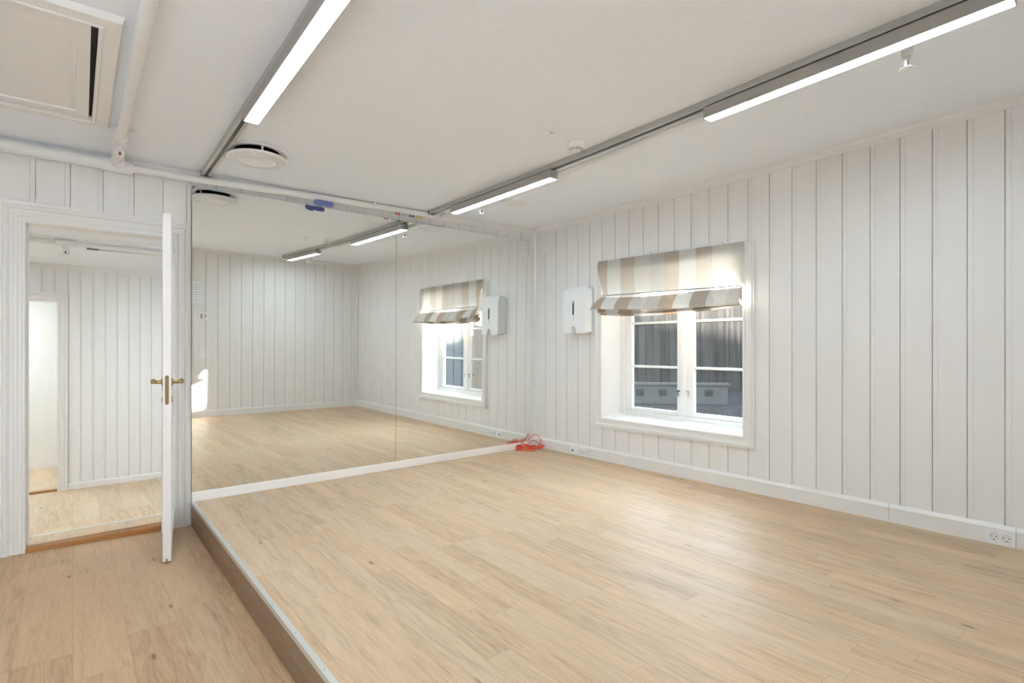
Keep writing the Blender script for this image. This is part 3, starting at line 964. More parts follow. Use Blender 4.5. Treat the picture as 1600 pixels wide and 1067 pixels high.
# ------------------------------------------------------------------ things on the window wall
def socket(yc, zc_, w, h, double, label, name='wall_socket'):
    r0 = root(name, (-0.026, yc, zc_ - h / 2), 0, label=label, cat='socket')
    org = (-0.026, yc, zc_ - h / 2)
    mb = MB(org); mb.box((-0.0245, yc - w / 2, zc_ - h / 2), (-0.0295, yc + w / 2, zc_ + h / 2), 0.0015)
    mb.build('cover_plate', PLAST, r0)
    for k in ((-1, 1) if double else (0,)):
        y = yc + k * w * 0.21
        mb = MB(org); R = h * 0.25
        mb.lathe([(R, 0.0), (R, 0.0015), (R * 0.93, 0.0015), (R * 0.9, 0.0006), (0.0, 0.0006)], (-0.0295, y, zc_), (-1, 0, 0), 28)
        ring = mb.build('outlet_ring', LGREY if double else BLACK, r0)
        if double:
            mb = MB(org); mb.lathe([(R * 0.86, 0.0), (R * 0.86, 0.0012), (0.0, 0.0012)], (-0.0296, y, zc_), (-1, 0, 0), 28)
            mb.build('outlet_face', PLAST, ring)
            for hy, hz in ((R * 0.45, R * 0.1), (-R * 0.45, R * 0.1), (0.0, -R * 0.72)):
                mb = MB(org); mb.lathe([(0.0032, 0.0), (0.0032, 0.0008), (0, 0.0008)], (-0.0308, y + hy, zc_ + hz), (-1, 0, 0), 10)
                mb.build('pin_hole', BLACK, ring)
    return r0
socket(-3.955, 0.046, 0.126, 0.080, True, 'white double wall socket in the baseboard nearest the camera')
socket(-0.765, 0.050, 0.115, 0.082, True, 'white double wall socket in the baseboard left of the window, near the orange cord')
r0 = root('data_outlet', (-0.026, -0.645, 0.01), 0, label='small white data outlet with one dark port beside the corner socket', cat='outlet')
org = (-0.026, -0.645, 0.01)
mb = MB(org); mb.box((-0.0245, -0.695, 0.012), (-0.0295, -0.598, 0.088), 0.0015); mb.build('cover_plate', PLAST, r0)
mb = MB(org); mb.box((-0.0290, -0.640, 0.038), (-0.0302, -0.618, 0.056)); mb.build('port', BLACK, r0)

r0 = root('junction_box_cover', (0, -0.262, 2.15), 0, label='flat white blanking plate high in the corner of the window wall', cat='plate')
org = (0, -0.262, 2.15)
mb = MB(org); mb.box((0.0, -0.350, 2.155), (-0.012, -0.174, 2.350), 0.002); mb.build('plate', WALL, r0)
mb = MB(org); mb.tube([(-0.008, -0.27, 2.155), (-0.012, -0.271, 2.12), (-0.010, -0.266, 2.09), (-0.006, -0.27, 2.06)], 0.005, 8); mb.build('cable_stub', PLAST, r0)

# towel dispenser: flat curved front, arched notch below
ds = root('towel_dispenser', (0, -0.73, 1.26), 0, label='white paper towel dispenser with a dark level slot, on the wall left of the window', cat='dispenser')
org = (0, -0.73, 1.26)
yl, yr, zb_, zt_ = -0.575, -0.895, 1.262, 1.735
def front_x(t, z):
    base = 0.118 + 0.012 * math.sin(PI * t)
    k = max(0.0, (z - (zt_ - 0.10)) / 0.10)
    return -(base - 0.035 * k ** 2)
def outline_bottom(t):
    return zb_ + 0.012 * abs(2 * t - 1) ** 2 * 0
mb = MB(org)
NU, NV = 32, 24
def fpt(i, j):
    t = i / NU; b = j / NV
    y = yl + (yr - yl) * t
    notch = 0.0
    d = abs(t - 0.5) / 0.115
    if d < 1: notch = 0.075 * math.sqrt(1 - d * d)
    corner = 0.022 * max(0, (abs(2 * t - 1) - 0.8) / 0.2) ** 2
    z0 = zb_ + notch + corner * 0.6
    z1 = zt_ - corner
    z = z0 + (z1 - z0) * b
    return (front_x(t, z), y, z)
F = [[mb.v(fpt(i, j)) for j in range(NV + 1)] for i in range(NU + 1)]
Bk = [[mb.v((-0.004, fpt(i, j)[1] * 1.0 + (0.012 if i == 0 else (-0.0 if i < NU else 0.0)), fpt(i, j)[2] + (0.010 if j == 0 else 0))) for j in (0, NV)] for i in range(NU + 1)]
for i in range(NU):
    for j in range(NV):
        mb.bm.faces.new([F[i][j], F[i + 1][j], F[i + 1][j + 1], F[i][j + 1]])
    mb.bm.faces.new([F[i][0], F[i + 1][0], Bk[i + 1][0], Bk[i][0]])
    mb.bm.faces.new([F[i][NV], F[i + 1][NV], Bk[i + 1][1], Bk[i][1]])
for i in (0, NU):
    mb.bm.faces.new([F[i][j] for j in range(NV + 1)] + [Bk[i][1], Bk[i][0]])
body = mb.build('body', PLAST, ds, True)
bv = body.modifiers.new('bevel', 'BEVEL'); bv.width = 0.012; bv.segments = 3; bv.limit_method = 'ANGLE'; bv.angle_limit = math.radians(50)
ysl = -0.735
mb = MB(org); mb.box((-0.127, ysl - 0.013, 1.395), (-0.1325, ysl + 0.013, 1.590), 0.003); mb.build('slot_bezel', LGREY, ds)
mb = MB(org); mb.box((-0.131, ysl - 0.010, 1.455), (-0.1335, ysl + 0.010, 1.585), 0.002); mb.build('level_window', BLACK, ds)
mb = MB(org); mb.box((-0.1328, ysl - 0.006, 1.572), (-0.1342, ysl + 0.006, 1.579)); mb.build('level_mark', PLAST, ds)
mb = MB(org); mb.box((-0.131, ysl - 0.009, 1.398), (-0.1332, ysl + 0.009, 1.452), 0.002); mb.build('paper_edge', STRIPM, ds)
mb = MB(org); mb.lathe([(0.008, 0), (0.008, 0.004), (0.0, 0.004)], (-0.05, yr - 0.000, 1.50), (0, -1, 0), 16); mb.build('lock', GREYP, ds)

# ------------------------------------------------------------------ pipes of the sprinkler system
main = root('sprinkler_pipe', NP(-3.8, 0.06, 2.325), EPS, label='white sprinkler pipe along the top of the mirror wall', cat='pipe')
po = (-3.8, -0.06, 2.325)
mb = MB(po)
mb.tube([(XW + 0.01, -0.062, 2.332), (-3.87, -0.062, 2.327)], 0.038, 20); mb.build('thick_pipe', PIPE, main, True)
mb = MB(po)
mb.tube([(-3.87, -0.060, 2.322), (-3.48, -0.060, 2.329), (-2.58, -0.060, 2.361), (-1.372, -0.060, 2.393)], 0.026, 18)
mb.build('thin_pipe', PIPE, main, True)
mb = MB(po)
mb.tube([(-3.92, -0.061, 2.327), (-3.75, -0.061, 2.323)], 0.043, 20)
mb.tube([(-3.832, -0.061, 2.326), (-3.832, -0.13, 2.345)], 0.036, 18)
mb.build('tee_fitting', PIPE, main, True)
mb = MB(po); mb.tube([(-1.42, -0.060, 2.391), (-1.372, -0.060, 2.393), (-1.345, -0.072, 2.394), (-1.333, -0.105, 2.395), (-1.331, -0.14, 2.396)], 0.025, 16)
mb.build('elbow', PIPE, main, True)
mb = MB(po); mb.box((-2.010, -0.004, 2.378), (-1.990, -0.092, 2.428), 0.002)
mb.tube([(-2.0, -0.06, 2.37), (-2.0, -0.075, 2.36), (-2.0, -0.088, 2.372)], 0.006, 8)
mb.build('pipe_clip', PIPE, main)

def ceiling_pipe(x, r, drop, ya, yb, label):
    zc_ = lambda yy: cz(x, yy) - drop
    r0 = root('ceiling_pipe', (x, ya, zc_(ya)), 0, label=label, cat='pipe', group='ceiling sprinkler pipes')
    og = (x, ya, zc_(ya))
    mb = MB(og); n = 16
    mb.tube([(x, ya + (yb - ya) * i / n, zc_(ya + (yb - ya) * i / n)) for i in range(n + 1)], r, 18); mb.build('tube', PIPE, r0, True)
    return r0, og
cpL, ogL = ceiling_pipe(-3.842, 0.026, 0.052, -0.14, YB + 0.05, 'white ceiling pipe between the hatch and the light track')
mb = MB(ogL); z_ = cz(-3.84, -0.56) - 0.052
mb.tube([(-3.842, -0.47, cz(-3.84, -0.47) - 0.052), (-3.842, -0.66, cz(-3.84, -0.66) - 0.052)], 0.035, 18)
mb.tube([(-3.842, -0.69, cz(-3.84, -0.69) - 0.052), (-3.842, -0.72, cz(-3.84, -0.72) - 0.052)], 0.031, 18)
mb.build('sleeve', PIPE, cpL, True)
mb = MB(ogL); mb.box((-3.905, -0.66, cz(-3.84, -0.6) - 0.016), (-3.780, -0.64, cz(-3.84, -0.6) - 0.001)); mb.build('pipe_bracket', PIPE, cpL)
cpR, ogR = ceiling_pipe(-1.330, 0.020, 0.055, -0.14, YB + 0.05, 'slim white ceiling pipe running beside the longer light track')

def sprinkler(loc, stub, label, s=1.0):
    """pendent head; loc is the top of the stem"""
    r0 = root('fire_sprinkler', loc, 0, label=label, cat='sprinkler', group='sprinkler heads')
    og = Vector(loc)
    mb = MB(og)
    if stub:
        mb.tube([og + Vector((-stub, 0, 0.012)), og + Vector((0.012 * s, 0, 0.012))], 0.014, 14)
    mb.lathe([(0.019 * s, 0.026), (0.019 * s, 0.0), (0.019 * s, -0.012), (0.014 * s, -0.016), (0.014 * s, -0.028), (0.010 * s, -0.032)], loc, (0, 0, 1), 18); mb.build('socket', PIPE, r0, True)
    mb = MB(og)
    for k in (-1, 1):
        mb.tube([og + Vector((k * 0.010 * s, 0, -0.028)), og + Vector((k * 0.019 * s, 0, -0.040)), og + Vector((k * 0.018 * s, 0, -0.056)), og + Vector((k * 0.006 * s, 0, -0.068))], 0.0055 * s, 8)
    mb.build('frame_arms', WIN, r0, True)
    mb = MB(og); mb.lathe([(0.0, -0.034), (0.0048 * s, -0.037), (0.0048 * s, -0.054), (0.0, -0.057)], loc, (0, 0, 1), 12); mb.build('bulb', BULB, r0, True)
    mb = MB(og); mb.lathe([(0.0, -0.0675), (0.022 * s, -0.070), (0.022 * s, -0.0715), (0.004 * s, -0.0735), (0.0, -0.075)], loc, (0, 0, 1), 16)
    for k in range(8):
        a = 2 * PI * k / 8
        mb.box((loc[0] + 0.022 * s * math.cos(a) - 0.004, loc[1] + 0.022 * s * math.sin(a) - 0.004, loc[2] - 0.0715), (loc[0] + 0.022 * s * math.cos(a) + 0.004, loc[1] + 0.022 * s * math.sin(a) + 0.004, loc[2] - 0.070))
    mb.build('deflector', WIN, r0)
    return r0
sprinkler((-1.195, -3.808, cz(-1.330, -3.82) - 0.067), 0.13, 'white sprinkler head hanging beside the long lamp near the camera', 1.2)
sprinkler((-1.290, -0.745, cz(-1.330, -0.69) - 0.067), 0.035, 'white sprinkler head hanging beside the lamp nearest the mirrors')
sprinkler((-3.842, -0.565, cz(-3.84, -0.565) - 0.080), 0, 'white sprinkler head under the pipe by the hatch')

# ------------------------------------------------------------------ light tracks and LED lamps
def axes_root(name, A, B, **kw):
    A, B = Vector(A), Vector(B)
    d = (B - A).normalized()
    xr = d.cross(Vector((0, 0, 1))).normalized()
    up = xr.cross(d)
    M = Matrix(((xr.x, d.x, up.x), (xr.y, d.y, up.y), (xr.z, d.z, up.z))).to_4x4()
    o = root(name, A, 0, **kw)
    o.rotation_euler = M.to_euler()
    return o, (B - A).length

def light_track(path, label):
    """path(t) -> point on the ceiling along the centre line, t in 0..1"""
    A, B = Vector(path(0)), Vector(path(1))
    r0 = root('light_track', A, 0, label=label, cat='light track', group='ceiling light tracks')
    L = (B - A).length
    w, h, s = 0.030, 0.036, 0.011
    d = Vector((B.x - A.x, B.y - A.y, 0)).normalized()
    xr = d.cross(Vector((0, 0, 1)))
    def sweep(prof, t0, t1, n):
        mb = MB(A)
        rows = []
        for i in range(n + 1):
            p = Vector(path(t0 + (t1 - t0) * i / n))
            rows.append([mb.v(p + xr * x + Vector((0, 0, z))) for x, z in prof])
        for R0, R1 in zip(rows, rows[1:]):
            for k in range(len(prof)):
                mb.bm.faces.new([R0[k], R0[(k + 1) % len(prof)], R1[(k + 1) % len(prof)], R1[k]])
        mb.bm.faces.new(rows[0]); mb.bm.faces.new(rows[-1])
        return mb
    e = 0.012 / L
    sweep([(-w, -0.0015), (w, -0.0015), (w, -h), (s, -h), (s, -h + 0.022), (-s, -h + 0.022), (-s, -h), (-w, -h)], e, 1 - e, 28).build('rail', ALU, r0)
    sweep([(-s + 0.0005, -h + 0.004), (s - 0.0005, -h + 0.004), (s - 0.0005, -h + 0.0215), (-s + 0.0005, -h + 0.0215)], e, 1 - e, 28).build('slot', BLACK, r0)
    for t0, t1 in ((0.0, e), (1 - e, 1.0)):
        sweep([(-w - 0.002, -0.0015), (w + 0.002, -0.0015), (w + 0.002, -h - 0.003), (-w - 0.002, -h - 0.003)], t0, t1, 1).build('end_cap', BLACK, r0)
    return r0
def track_lamp(A, B, led, label, group='linear track lamps'):
    """A, B: centre line of the underside of the track"""
    r0, L = axes_root('track_lamp', A, B, label=label, cat='lamp', group=group)
    w, t, b = 0.0375, -0.008, -0.068
    mb = MB()
    prof = [(-w, b), (-w, t - 0.004), (-w + 0.004, t), (w - 0.004, t), (w, t - 0.004), (w, b), (w - 0.0035, b), (w - 0.0035, b + 0.004), (-w + 0.0035, b + 0.004), (-w + 0.0035, b)]
    mb.prism([(x, 0.004, z) for x, z in prof], (0, 0, 0), (0, L - 0.008, 0)); mb.build('housing', LAMPB, r0)
    mb = MB(); mb.box((-w + 0.004, 0.005, b + 0.0005), (w - 0.004, L - 0.005, b + 0.0038)); mb.build('diffuser', led, r0)
    for y0, y1 in ((0.0, 0.004), (L - 0.004, L)):
        mb = MB(); mb.box((-w, y0, b), (w, y1, t), 0.0015); mb.build('end_cap', LAMPB, r0)
    for y0 in (0.03, L - 0.15):
        mb = MB(); mb.box((-0.018, y0, t), (0.018, y0 + 0.12, 0.003)); mb.build('adapter', BLACK, r0)
    mb = MB(); mb.box((-0.010, 0.16, t), (0.010, L - 0.16, 0.001)); mb.build('gear_rail', BLACK, r0)
    return r0
x1 = lambda y: -3.316 + 0.006 * (y + 0.1)
P1 = lambda y, d=0.0: (x1(y), y, cz(x1(y), y) - d)
light_track(lambda t: P1(-0.120 + (YB + 0.27) * t), 'grey light track on the left, running from the mirror wall past the round vent')
track_lamp(P1(-1.425, 0.036), P1(-2.90, 0.036), LED, 'bright linear lamp on the left track, cut off by the top of the photo')
x2 = lambda y: -1.432 - 0.018 * (y + 0.1)
P2 = lambda y, d=0.0: (x2(y), y, cz(x2(y), y) - d)
light_track(lambda t: P2(-0.120 - 4.30 * t), 'grey light track on the right, running beside the slim ceiling pipe')
track_lamp(P2(-0.505, 0.036), P2(-1.765, 0.036), LED, 'bright linear lamp on the right track, the one nearest the mirrors')
track_lamp(P2(-2.945, 0.036), P2(-4.180, 0.036), LED, 'bright linear lamp on the right track, the one nearest the camera')

# in the hallway
HN = lambda s, y, z: RN @ Vector((s, y, z))
light_track(lambda t: HN(-3.952 + 1.645 * t, 1.350 - 0.035 * t, HC), 'thin grey light track seen through the doorway')
ht_ = [o for o in bpy.data.objects if o.get('label') == 'thin grey light track seen through the doorway'][0]
mb = MB(ht_.location); a_ = HN(-3.950, 1.350, HC - 0.003); b_ = HN(-3.870, 1.348, HC - 0.040)
mb.box((a_.x, a_.y - 0.033, a_.z), (b_.x, b_.y + 0.033, b_.z), 0.002); tag(mb.build('feed_box', BLACK, ht_), 'black feed box')
track_lamp(HN(-3.38, 1.338, HC - 0.036), HN(-2.35, 1.316, HC - 0.036), HLED, 'linear lamp in the next room, hidden by the door', 'lamps in the next rooms')
track_lamp(HN(-5.75, 1.55, HC - 0.0), HN(-4.62, 1.55, HC - 0.0), HLED, 'linear lamp in the next room, left of the doorway', 'lamps in the next rooms')
track_lamp(HN(-5.5, 3.9, 2.0), HN(-4.75, 3.9, 2.0), ILED, 'linear lamp in the innermost room', 'lamps in the next rooms')
hp = root('ceiling_pipe', HN(-4.6, 1.13, HC - 0.030), EPS, label='white sprinkler pipe under the ceiling seen through the doorway', cat='pipe')
mb = MB(); mb.tube([(-1.55, -0.15, 0), (2.5, 0.25, 0)], 0.021, 16); mb.build('tube', PIPE, hp, True)
mb = MB(); mb.tube([(0.445, 0.0455, 0), (0.575, 0.0585, 0)], 0.028, 16); mb.build('tee_fitting', PIPE, hp, True)
p_ = HN(-4.6 + 0.51, 1.13 + 0.052, HC - 0.060)
sprinkler(tuple(p_), 0, 'white sprinkler head under the pipe seen through the doorway', 1.2)

# ------------------------------------------------------------------ ceiling vents, detector, hatch
def round_vent(x, y, R, label, big):
    z = cz(x, y)
    r0 = root('ceiling_vent', (x, y, z), 0, label=label, cat='vent', group='round ceiling vents')
    if big:
        mb = MB(); mb.lathe([(R, 0.0), (R, -0.008), (R - 0.004, -0.011), (R - 0.014, -0.011), (R - 0.02, -0.004), (R - 0.05, -0.002)], (0, 0, 0), seg=64, cap=False); mb.build('flange', PLAST, r0, True)
        mb = MB(); mb.lathe([(R - 0.05, -0.0015), (0, -0.0015)], (0, 0, 0), seg=48); mb.build('duct_mouth', DUCT, r0)
        mb = MB(); mb.lathe([(0.0, -0.040), (R - 0.012, -0.040), (R - 0.004, -0.043), (R - 0.001, -0.050), (R - 0.006, -0.056), (R - 0.02, -0.059), (0.118, -0.061), (0.112, -0.066), (0.102, -0.061), (0.0, -0.059)], (0, 0, 0), seg=64)
        disc = mb.build('disc', PLAST, r0, True)
        mb = MB()
        for ring, rr in enumerate((0.128, 0.141, 0.154, 0.166)):
            nn = 72
            for k in range(nn):
                a = 2 * PI * (k + 0.5 * (ring % 2)) / nn
                if k % 24 in (0, 1, 2): continue
                c, s_ = math.cos(a), math.sin(a)
                h_ = -0.0612 + (rr - 0.118) * 0.045 - 0.0003
                q = []
                for du, dv in ((-0.0045, -0.0016), (0.0045, -0.0016), (0.0045, 0.0016), (-0.0045, 0.0016)):
                    q.append(((rr + du) * c - dv * s_, (rr + du) * s_ + dv * c, h_ + du * 0.045))
                mb.face(q)
        tag(mb.build('perforation', GREYP, disc, recalc=False), kind='stuff')
        for k in range(3):
            a = 0.5 + 2 * PI * k / 3
            mb = MB(); mb.box((0.13 * math.cos(a) - 0.006, 0.13 * math.sin(a) - 0.006, -0.001), (0.13 * math.cos(a) + 0.006, 0.13 * math.sin(a) + 0.006, -0.042)); mb.build('spacer', PLAST, r0)
    else:
        mb = MB(); mb.lathe([(R, 0.0), (R, -0.006), (R * 0.96, -0.011), (R * 0.80, -0.015), (R * 0.72, -0.013), (R * 0.70, -0.004)], (0, 0, 0), seg=48, cap=False); mb.build('ring', PLAST, r0, True)
        mb = MB(); mb.lathe([(R * 0.665, -0.0025), (R * 0.665, -0.008), (R * 0.60, -0.012), (0.0, -0.013)], (0, 0, 0), seg=48); mb.build('valve_disc', PLAST, r0, True)
    return r0
round_vent(-3.120, -0.735, 0.185, 'large round white vent with a perforated disc, beside the left track', True)
round_vent(-0.935, -0.775, 0.112, 'small round white ceiling vent nearer the window wall', False)
round_vent(-1.150, -0.835, 0.100, 'small round white ceiling vent half hidden behind the lamp by the mirrors', False)

sm = root('smoke_detector', (-1.565, -2.140, cz(-1.565, -2.140)), 0, label='white smoke detector on the ceiling left of the right track', cat='smoke detector')
mb = MB(); mb.lathe([(0.054, 0.0), (0.054, -0.016), (0.052, -0.020), (0.050, -0.032)], (0, 0, 0), seg=40); mb.build('base', PLAST, sm, True)
mb = MB(); mb.lathe([(0.050, -0.032), (0.047, -0.040), (0.030, -0.056), (0.027, -0.058), (0.0, -0.060)], (0, 0, 0), seg=40); mb.build('cover', PLAST, sm, True)
mb = MB()
for k in range(24):
    a = 2 * PI * k / 24
    c, s_ = math.cos(a), math.sin(a)
    q = []
    for rr, h_, dv in ((0.0462, -0.0413, -0.0022), (0.0462, -0.0413, 0.0022), (0.0342, -0.0532, 0.0018), (0.0342, -0.0532, -0.0018)):
        q.append((rr * c - dv * s_, rr * s_ + dv * c, h_ - 0.0004))
    mb.face(q)
mb.build('vent_slots', BRASSD, sm, recalc=False)
mb = MB(); mb.lathe([(0.0028, -0.0595), (0.0028, -0.0612), (0, -0.0615)], (0, 0, 0), seg=10); mb.build('indicator', GREYP, sm)

hk = root('ceiling_hook', (-1.819, -2.179, cz(-1.819, -2.179)), 0, label='tiny dark hook in the bare ceiling near the smoke detector', cat='hook')
mb = MB(); mb.tube([(-0.012, 0, 0.0), (-0.012, 0, -0.010), (0, 0, -0.014), (0.012, 0.004, -0.008), (0.016, 0.006, -0.002)], 0.0028, 8); mb.build('wire', GREYP, hk)

# hatch
hx0, hx1, hy0, hy1 = -4.92, -3.988, -1.80, -0.745
hz = cz(-4.2, -1.2)
ht = root('ceiling_hatch', (-4.45, -1.27, cz(-4.45, -1.27)), 0, label='white panelled attic hatch with a dark gap in its frame', cat='hatch')
ho = (-4.45, -1.27, cz(-4.45, -1.27))
def HP(u, off, v): return (u, v, cz(u, v) - off)
mb = MB(ho); casing(mb, HP, hx0 - 0.006, hx1 + 0.010, hy0 - 0.004, hy1 + 0.012, [(0.0, 0.0), (0.0, 0.034), (0.006, 0.037), (0.014, 0.037), (0.018, 0.031), (0.072, 0.028), (0.080, 0.0)], True)
mb.build('hatch_frame', TRIM, ht)
mb = MB(ho); mb.face([HP(hx0 - 0.006, 0.0008, hy0 - 0.004), HP(hx1 + 0.010, 0.0008, hy0 - 0.004), HP(hx1 + 0.010, 0.0008, hy1 + 0.012), HP(hx0 - 0.006, 0.0008, hy1 + 0.012)]); mb.build('gap', DARK, ht)
mb = MB(ho)
def panel_prof(mb, u0, u1, v0, v1):
    prof = [(0.0, 0.002), (0.0, 0.018), (-0.055, 0.018), (-0.058, 0.010), (-0.066, 0.010), (-0.085, 0.015), (-0.090, 0.015)]
    casing(mb, lambda u, o, z: HP(u, o, z), u0, u1, v0, v1, prof, True)
    t = -0.090
    mb.face([HP(u0 - t, 0.015, v0 - t), HP(u1 + t, 0.015, v0 - t), HP(u1 + t, 0.015, v1 + t), HP(u0 - t, 0.015, v1 + t)])
panel_prof(mb, hx0, hx1 - 0.004, hy0 + 0.002, hy1 - 0.004)
for v in mb.bm.verts:                      # the hatch has warped: a wedge-shaped gap on one side
    p = v.co + Vector(ho)
    if p.x > hx1 - 0.02:
        v.co.x -= 0.011 * (hy1 - p.y) / (hy1 - hy0)
mb.build('hatch_panel', TRIM, ht)

# ------------------------------------------------------------------ coloured hooks and the blue holder under the pipe
def hook_pair(s, z, mat, label):
    r0 = root('wall_hook', NP(s, 0.15, z), EPS, label=label, cat='hook', group='coloured double hooks above the mirrors')
    for k in (-1, 1):
        mb = MB(); mb.lathe([(0.0, -0.010), (0.0075, -0.0075), (0.0105, 0.0), (0.0075, 0.0075), (0.0, 0.010)], (k * 0.0145, 0, 0), (0.5, 0.2, 0), 14); mb.build('knob', mat, r0, True)
    mb = MB(); mb.tube([(-0.0125, 0.0, 0.0), (-0.006, 0.02, 0.004), (0.0, 0.148, 0.012)], 0.0022, 6); mb.tube([(0.0125, 0.0, 0.0), (0.006, 0.02, 0.004), (0.0, 0.148, 0.012)], 0.0022, 6); mb.build('wire_arm', PLAST, r0)
    return r0
for k, (mat, cn) in enumerate(((RED, 'red'), (LGREY, 'grey'), (NAVY, 'dark blue'), (YELL, 'yellow'), (PLAST, 'white'))):
    u = 618.0 + 3
    s = -1.812 + 0.0715 * k
    hook_pair(s, 2.3195 + 0.0016 * k, mat, 'small %s double hook above the seam between the mirrors' % cn)
bh = root('plastic_holder', NP(-2.476, 0.16, 2.294), EPS, label='curved blue plastic holder below the pipe above the left mirror', cat='holder')
mb = MB()
def bpt(a, b):
    x = -0.080 + 0.160 * a
    nt = 0.007 * math.exp(-((a - 0.50) / 0.07) ** 2)
    drop = 0.014 * math.exp(-((a - 0.30) / 0.16) ** 2)
    z0 = -0.014 - drop * 0.6 + nt
    z1 = 0.026 - 0.002 * a
    e = 0.010 * max(0, (abs(2 * a - 1) - 0.86) / 0.14) ** 2
    return x, z0 + e, z1 - e
NA = 28
for i in range(NA):
    a0, a1 = i / NA, (i + 1) / NA
    x0, zl0, zh0 = bpt(a0, 0); x1_, zl1, zh1 = bpt(a1, 0)
    def cv(x, z): return 0.030 * (x / 0.08) ** 2 * 0.3 + (0.014 * (0.02 - z) / 0.04)
    ring0 = [(x0, cv(x0, zl0), zl0), (x0, cv(x0, zh0), zh0), (x0, cv(x0, zh0) + 0.012, zh0), (x0, cv(x0, zl0) + 0.012, zl0)]
    ring1 = [(x1_, cv(x1_, zl1), zl1), (x1_, cv(x1_, zh1), zh1), (x1_, cv(x1_, zh1) + 0.012, zh1), (x1_, cv(x1_, zl1) + 0.012, zl1)]
    for k in range(4):
        mb.face([ring0[k], ring0[(k + 1) % 4], ring1[(k + 1) % 4], ring1[k]])
    if i == 0: mb.face(ring0)
    if i == NA - 1: mb.face(ring1)
bmesh.ops.remove_doubles(mb.bm, verts=mb.bm.verts[:], dist=1e-5)
mb.build('shell', BLUE, bh, True)
mb = MB(); mb.box((-0.004, 0.012, 0.014), (0.004, 0.159, 0.021), 0.001); mb.build('bracket', BLUE, bh)

# ------------------------------------------------------------------ things on the back wall (seen in the mirrors)
gr = root('vent_grille', (-2.52, YB, 1.69), 0, label='white louvred vent grille on the back wall, seen at the mirror edge', cat='vent')
mb = MB(); mb.box((-0.10, 0.0, 0.0), (0.10, 0.010, 0.33), 0.002); mb.build('frame', PLAST, gr)
for k in range(8):
    mb = MB(); z = 0.026 + 0.038 * k
    mb.prism([(-0.085, 0.010, z + 0.030), (-0.085, 0.026, z), (-0.085, 0.028, z + 0.003), (-0.085, 0.012, z + 0.032)], (0, 0, 0), (0.170, 0, 0)); mb.build('louvre', PLAST, gr)
sg = root('safety_sign', (-2.432, YB, 1.457), 0, label='small white safety sign with red marks on the back wall, seen in the mirror', cat='sign')
mb = MB(); mb.box((-0.060, 0.0, 0.0), (0.060, 0.004, 0.112), 0.001); mb.build('plate', PLAST, sg)
mb = MB(); y_ = 0.0046
def flat(mb, x0, z0, x1, z1): mb.face([(x0, y_, z0), (x1, y_, z0), (x1, y_, z1), (x0, y_, z1)])
flat(mb, -0.038, 0.024, -0.026, 0.094); flat(mb, -0.026, 0.030, -0.018, 0.046); flat(mb, -0.026, 0.056, -0.016, 0.070)
flat(mb, 0.024, 0.036, 0.036, 0.082); flat(mb, -0.012, 0.078, 0.026, 0.084); flat(mb, -0.010, 0.034, 0.026, 0.038); flat(mb, -0.012, 0.038, -0.009, 0.078)
flat(mb, -0.040, 0.014, 0.020, 0.018)
mb.build('pictogram', REDP, sg, recalc=False)
sw = root('light_switch', (-2.447, YB, 0.875), 0, label='white double light switch low on the back wall, seen in the mirror', cat='switch')
mb = MB(); mb.box((-0.04, 0, 0), (0.04, 0.010, 0.155), 0.002); mb.build('plate', PLAST, sw)
for z in (0.012, 0.082):
    mb = MB(); mb.box((-0.028, 0.008, z), (0.028, 0.015, z + 0.06), 0.002); mb.build('rocker', PLAST, sw)

# ------------------------------------------------------------------ orange cord in the corner
def spline(ctrl, n=10):
    ctrl = [Vector(c) for c in ctrl]
    P = [ctrl[0]] + ctrl + [ctrl[-1]]
    out = []
    for i in range(1, len(P) - 2):
        for k in range(n):
            t = k / n
            a, b, c, d = P[i - 1], P[i], P[i + 1], P[i + 2]
            out.append(0.5 * ((2 * b) + (c - a) * t + (2 * a - 5 * b + 4 * c - d) * t * t + (3 * b - a - 3 * c + d) * t ** 3))
    out.append(ctrl[-1])
    return out
rc = random.Random(3)
pts = []
cx, cy = -0.205, -0.155
for k in range(33):
    a = 2 * PI * k / 8.0 + 0.4
    ra = 0.135 + rc.uniform(-0.055, 0.040)
    rb2 = 0.062 + rc.uniform(-0.036, 0.030)
    th = -0.75
    px, py = ra * math.cos(a), rb2 * math.sin(a)
    qx = cx + px * math.cos(th) - py * math.sin(th)
    qy = cy + px * math.sin(th) + py * math.cos(th)
    qx = min(qx, -0.036); qy = min(qy, -0.050)
    pts.append((qx, qy, 0.006 + 0.0011 * k + rc.uniform(0, 0.012)))
pts += [(-0.06, -0.16, 0.05), (-0.035, -0.14, 0.09), (-0.040, -0.10, 0.128), (-0.065, -0.070, 0.142), (-0.10, -0.055, 0.128), (-0.125, -0.050, 0.10), (-0.135, -0.046, 0.075)]
cd = root('extension_cord', (-0.2, -0.155, 0.0), 0, label='orange cord in a loose coil on the floor in the mirror corner', cat='cord')
mb = MB((-0.2, -0.155, 0)); mb.tube(spline(pts, 7), 0.0042, 7); mb.build('cable', ORANGE, cd, True)
mb = MB((-0.2, -0.155, 0)); mb.tube(spline([(-0.28, -0.10, 0.02), (-0.25, -0.07, 0.075), (-0.20, -0.09, 0.050), (-0.12, -0.11, 0.085), (-0.06, -0.14, 0.055), (-0.09, -0.2, 0.02)], 7), 0.0042, 7)
mb.tube(spline([(-0.22, -0.26, 0.006), (-0.28, -0.20, 0.008), (-0.33, -0.13, 0.006), (-0.36, -0.085, 0.006)], 7), 0.0042, 7)
mb.build('cable_loop', ORANGE, cd, True)
mb = MB((-0.2, -0.155, 0)); mb.tube([(-0.134, -0.046, 0.082), (-0.138, -0.046, 0.066)], 0.007, 10); tag(mb.build('plug', GREYP, cd), 'grey plug end')

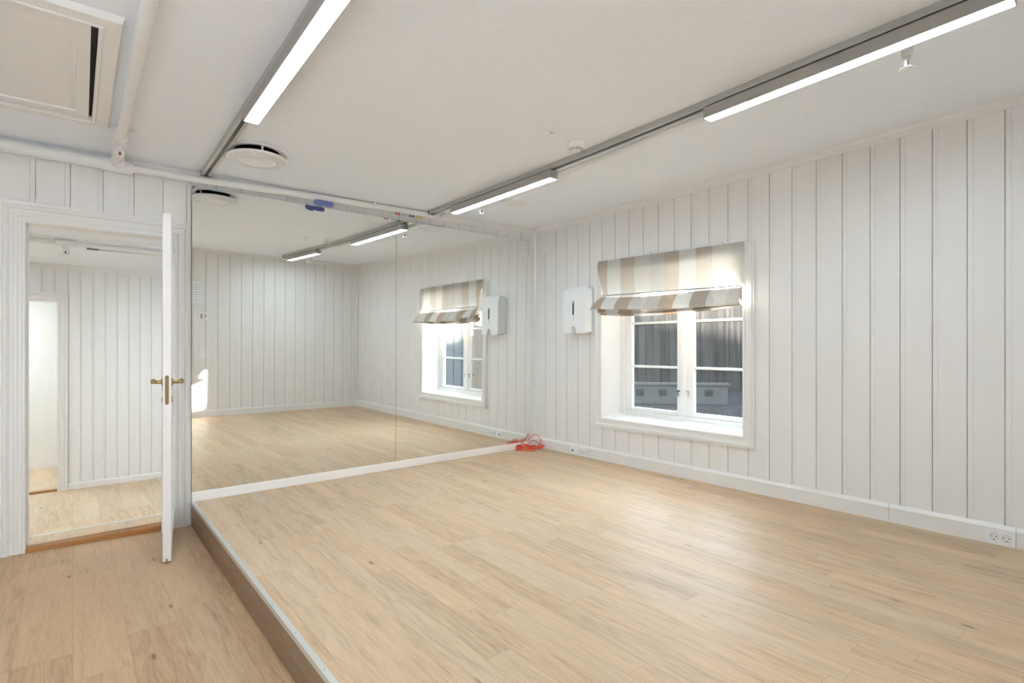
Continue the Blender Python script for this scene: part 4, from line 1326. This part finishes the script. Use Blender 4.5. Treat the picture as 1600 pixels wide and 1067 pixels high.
cr = root('paper_crumb', (-3.457, -1.618, zl(-3.457)), 0, label='tiny white crumb on the lower floor beside the podium step', cat='crumb')
mb = MB(); mb.lathe([(0.0, 0.0), (0.004, 0.001), (0.0052, 0.004), (0.003, 0.0075), (0.0, 0.008)], (0, 0, 0), seg=9); mb.build('pellet', PLAST, cr)

# ------------------------------------------------------------------ outside
GZ = -0.45
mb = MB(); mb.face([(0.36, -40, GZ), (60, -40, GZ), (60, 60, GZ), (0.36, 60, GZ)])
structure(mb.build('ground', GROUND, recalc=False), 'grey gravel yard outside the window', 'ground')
sd = -SUN_DIR
hd = Vector((sd.x, sd.y, 0)).normalized()
side_ = Vector((-hd.y, hd.x, 0))
D = 16.0
zs_top = 1.17 + D * (sd.z / math.hypot(sd.x, sd.y))
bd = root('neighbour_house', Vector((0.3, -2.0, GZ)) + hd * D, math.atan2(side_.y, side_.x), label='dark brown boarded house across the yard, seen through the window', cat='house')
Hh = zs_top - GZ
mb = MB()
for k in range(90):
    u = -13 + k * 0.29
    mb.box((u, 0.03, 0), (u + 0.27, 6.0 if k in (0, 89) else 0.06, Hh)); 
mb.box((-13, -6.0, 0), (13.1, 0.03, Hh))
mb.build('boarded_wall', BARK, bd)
# make local +y point away from the window: front is at local y = 0
mb = MB(); mb.prism([(-13.3, 0.5, Hh - 0.05), (-13.3, -6.5, Hh - 0.05), (-13.3, -3.0, Hh + 0.6)], (0, 0, 0), (26.7, 0, 0)); mb.build('roof', ROOFM, bd)

wg = root('side_wing', (0.42, -3.02, GZ), 0, label='pale blue-grey boarded side wing outside the window, seen in the mirror', cat='house')
mb = MB()
for k in range(22):
    mb.box((0.17 * k + 0.004, 0.0, 0.0), (0.17 * k + 0.160, 0.022, 3.6))
mb.box((0, -0.12, 0), (22 * 0.17, 0.004, 3.6))
mb.build('boarded_wall', BOARD, wg)

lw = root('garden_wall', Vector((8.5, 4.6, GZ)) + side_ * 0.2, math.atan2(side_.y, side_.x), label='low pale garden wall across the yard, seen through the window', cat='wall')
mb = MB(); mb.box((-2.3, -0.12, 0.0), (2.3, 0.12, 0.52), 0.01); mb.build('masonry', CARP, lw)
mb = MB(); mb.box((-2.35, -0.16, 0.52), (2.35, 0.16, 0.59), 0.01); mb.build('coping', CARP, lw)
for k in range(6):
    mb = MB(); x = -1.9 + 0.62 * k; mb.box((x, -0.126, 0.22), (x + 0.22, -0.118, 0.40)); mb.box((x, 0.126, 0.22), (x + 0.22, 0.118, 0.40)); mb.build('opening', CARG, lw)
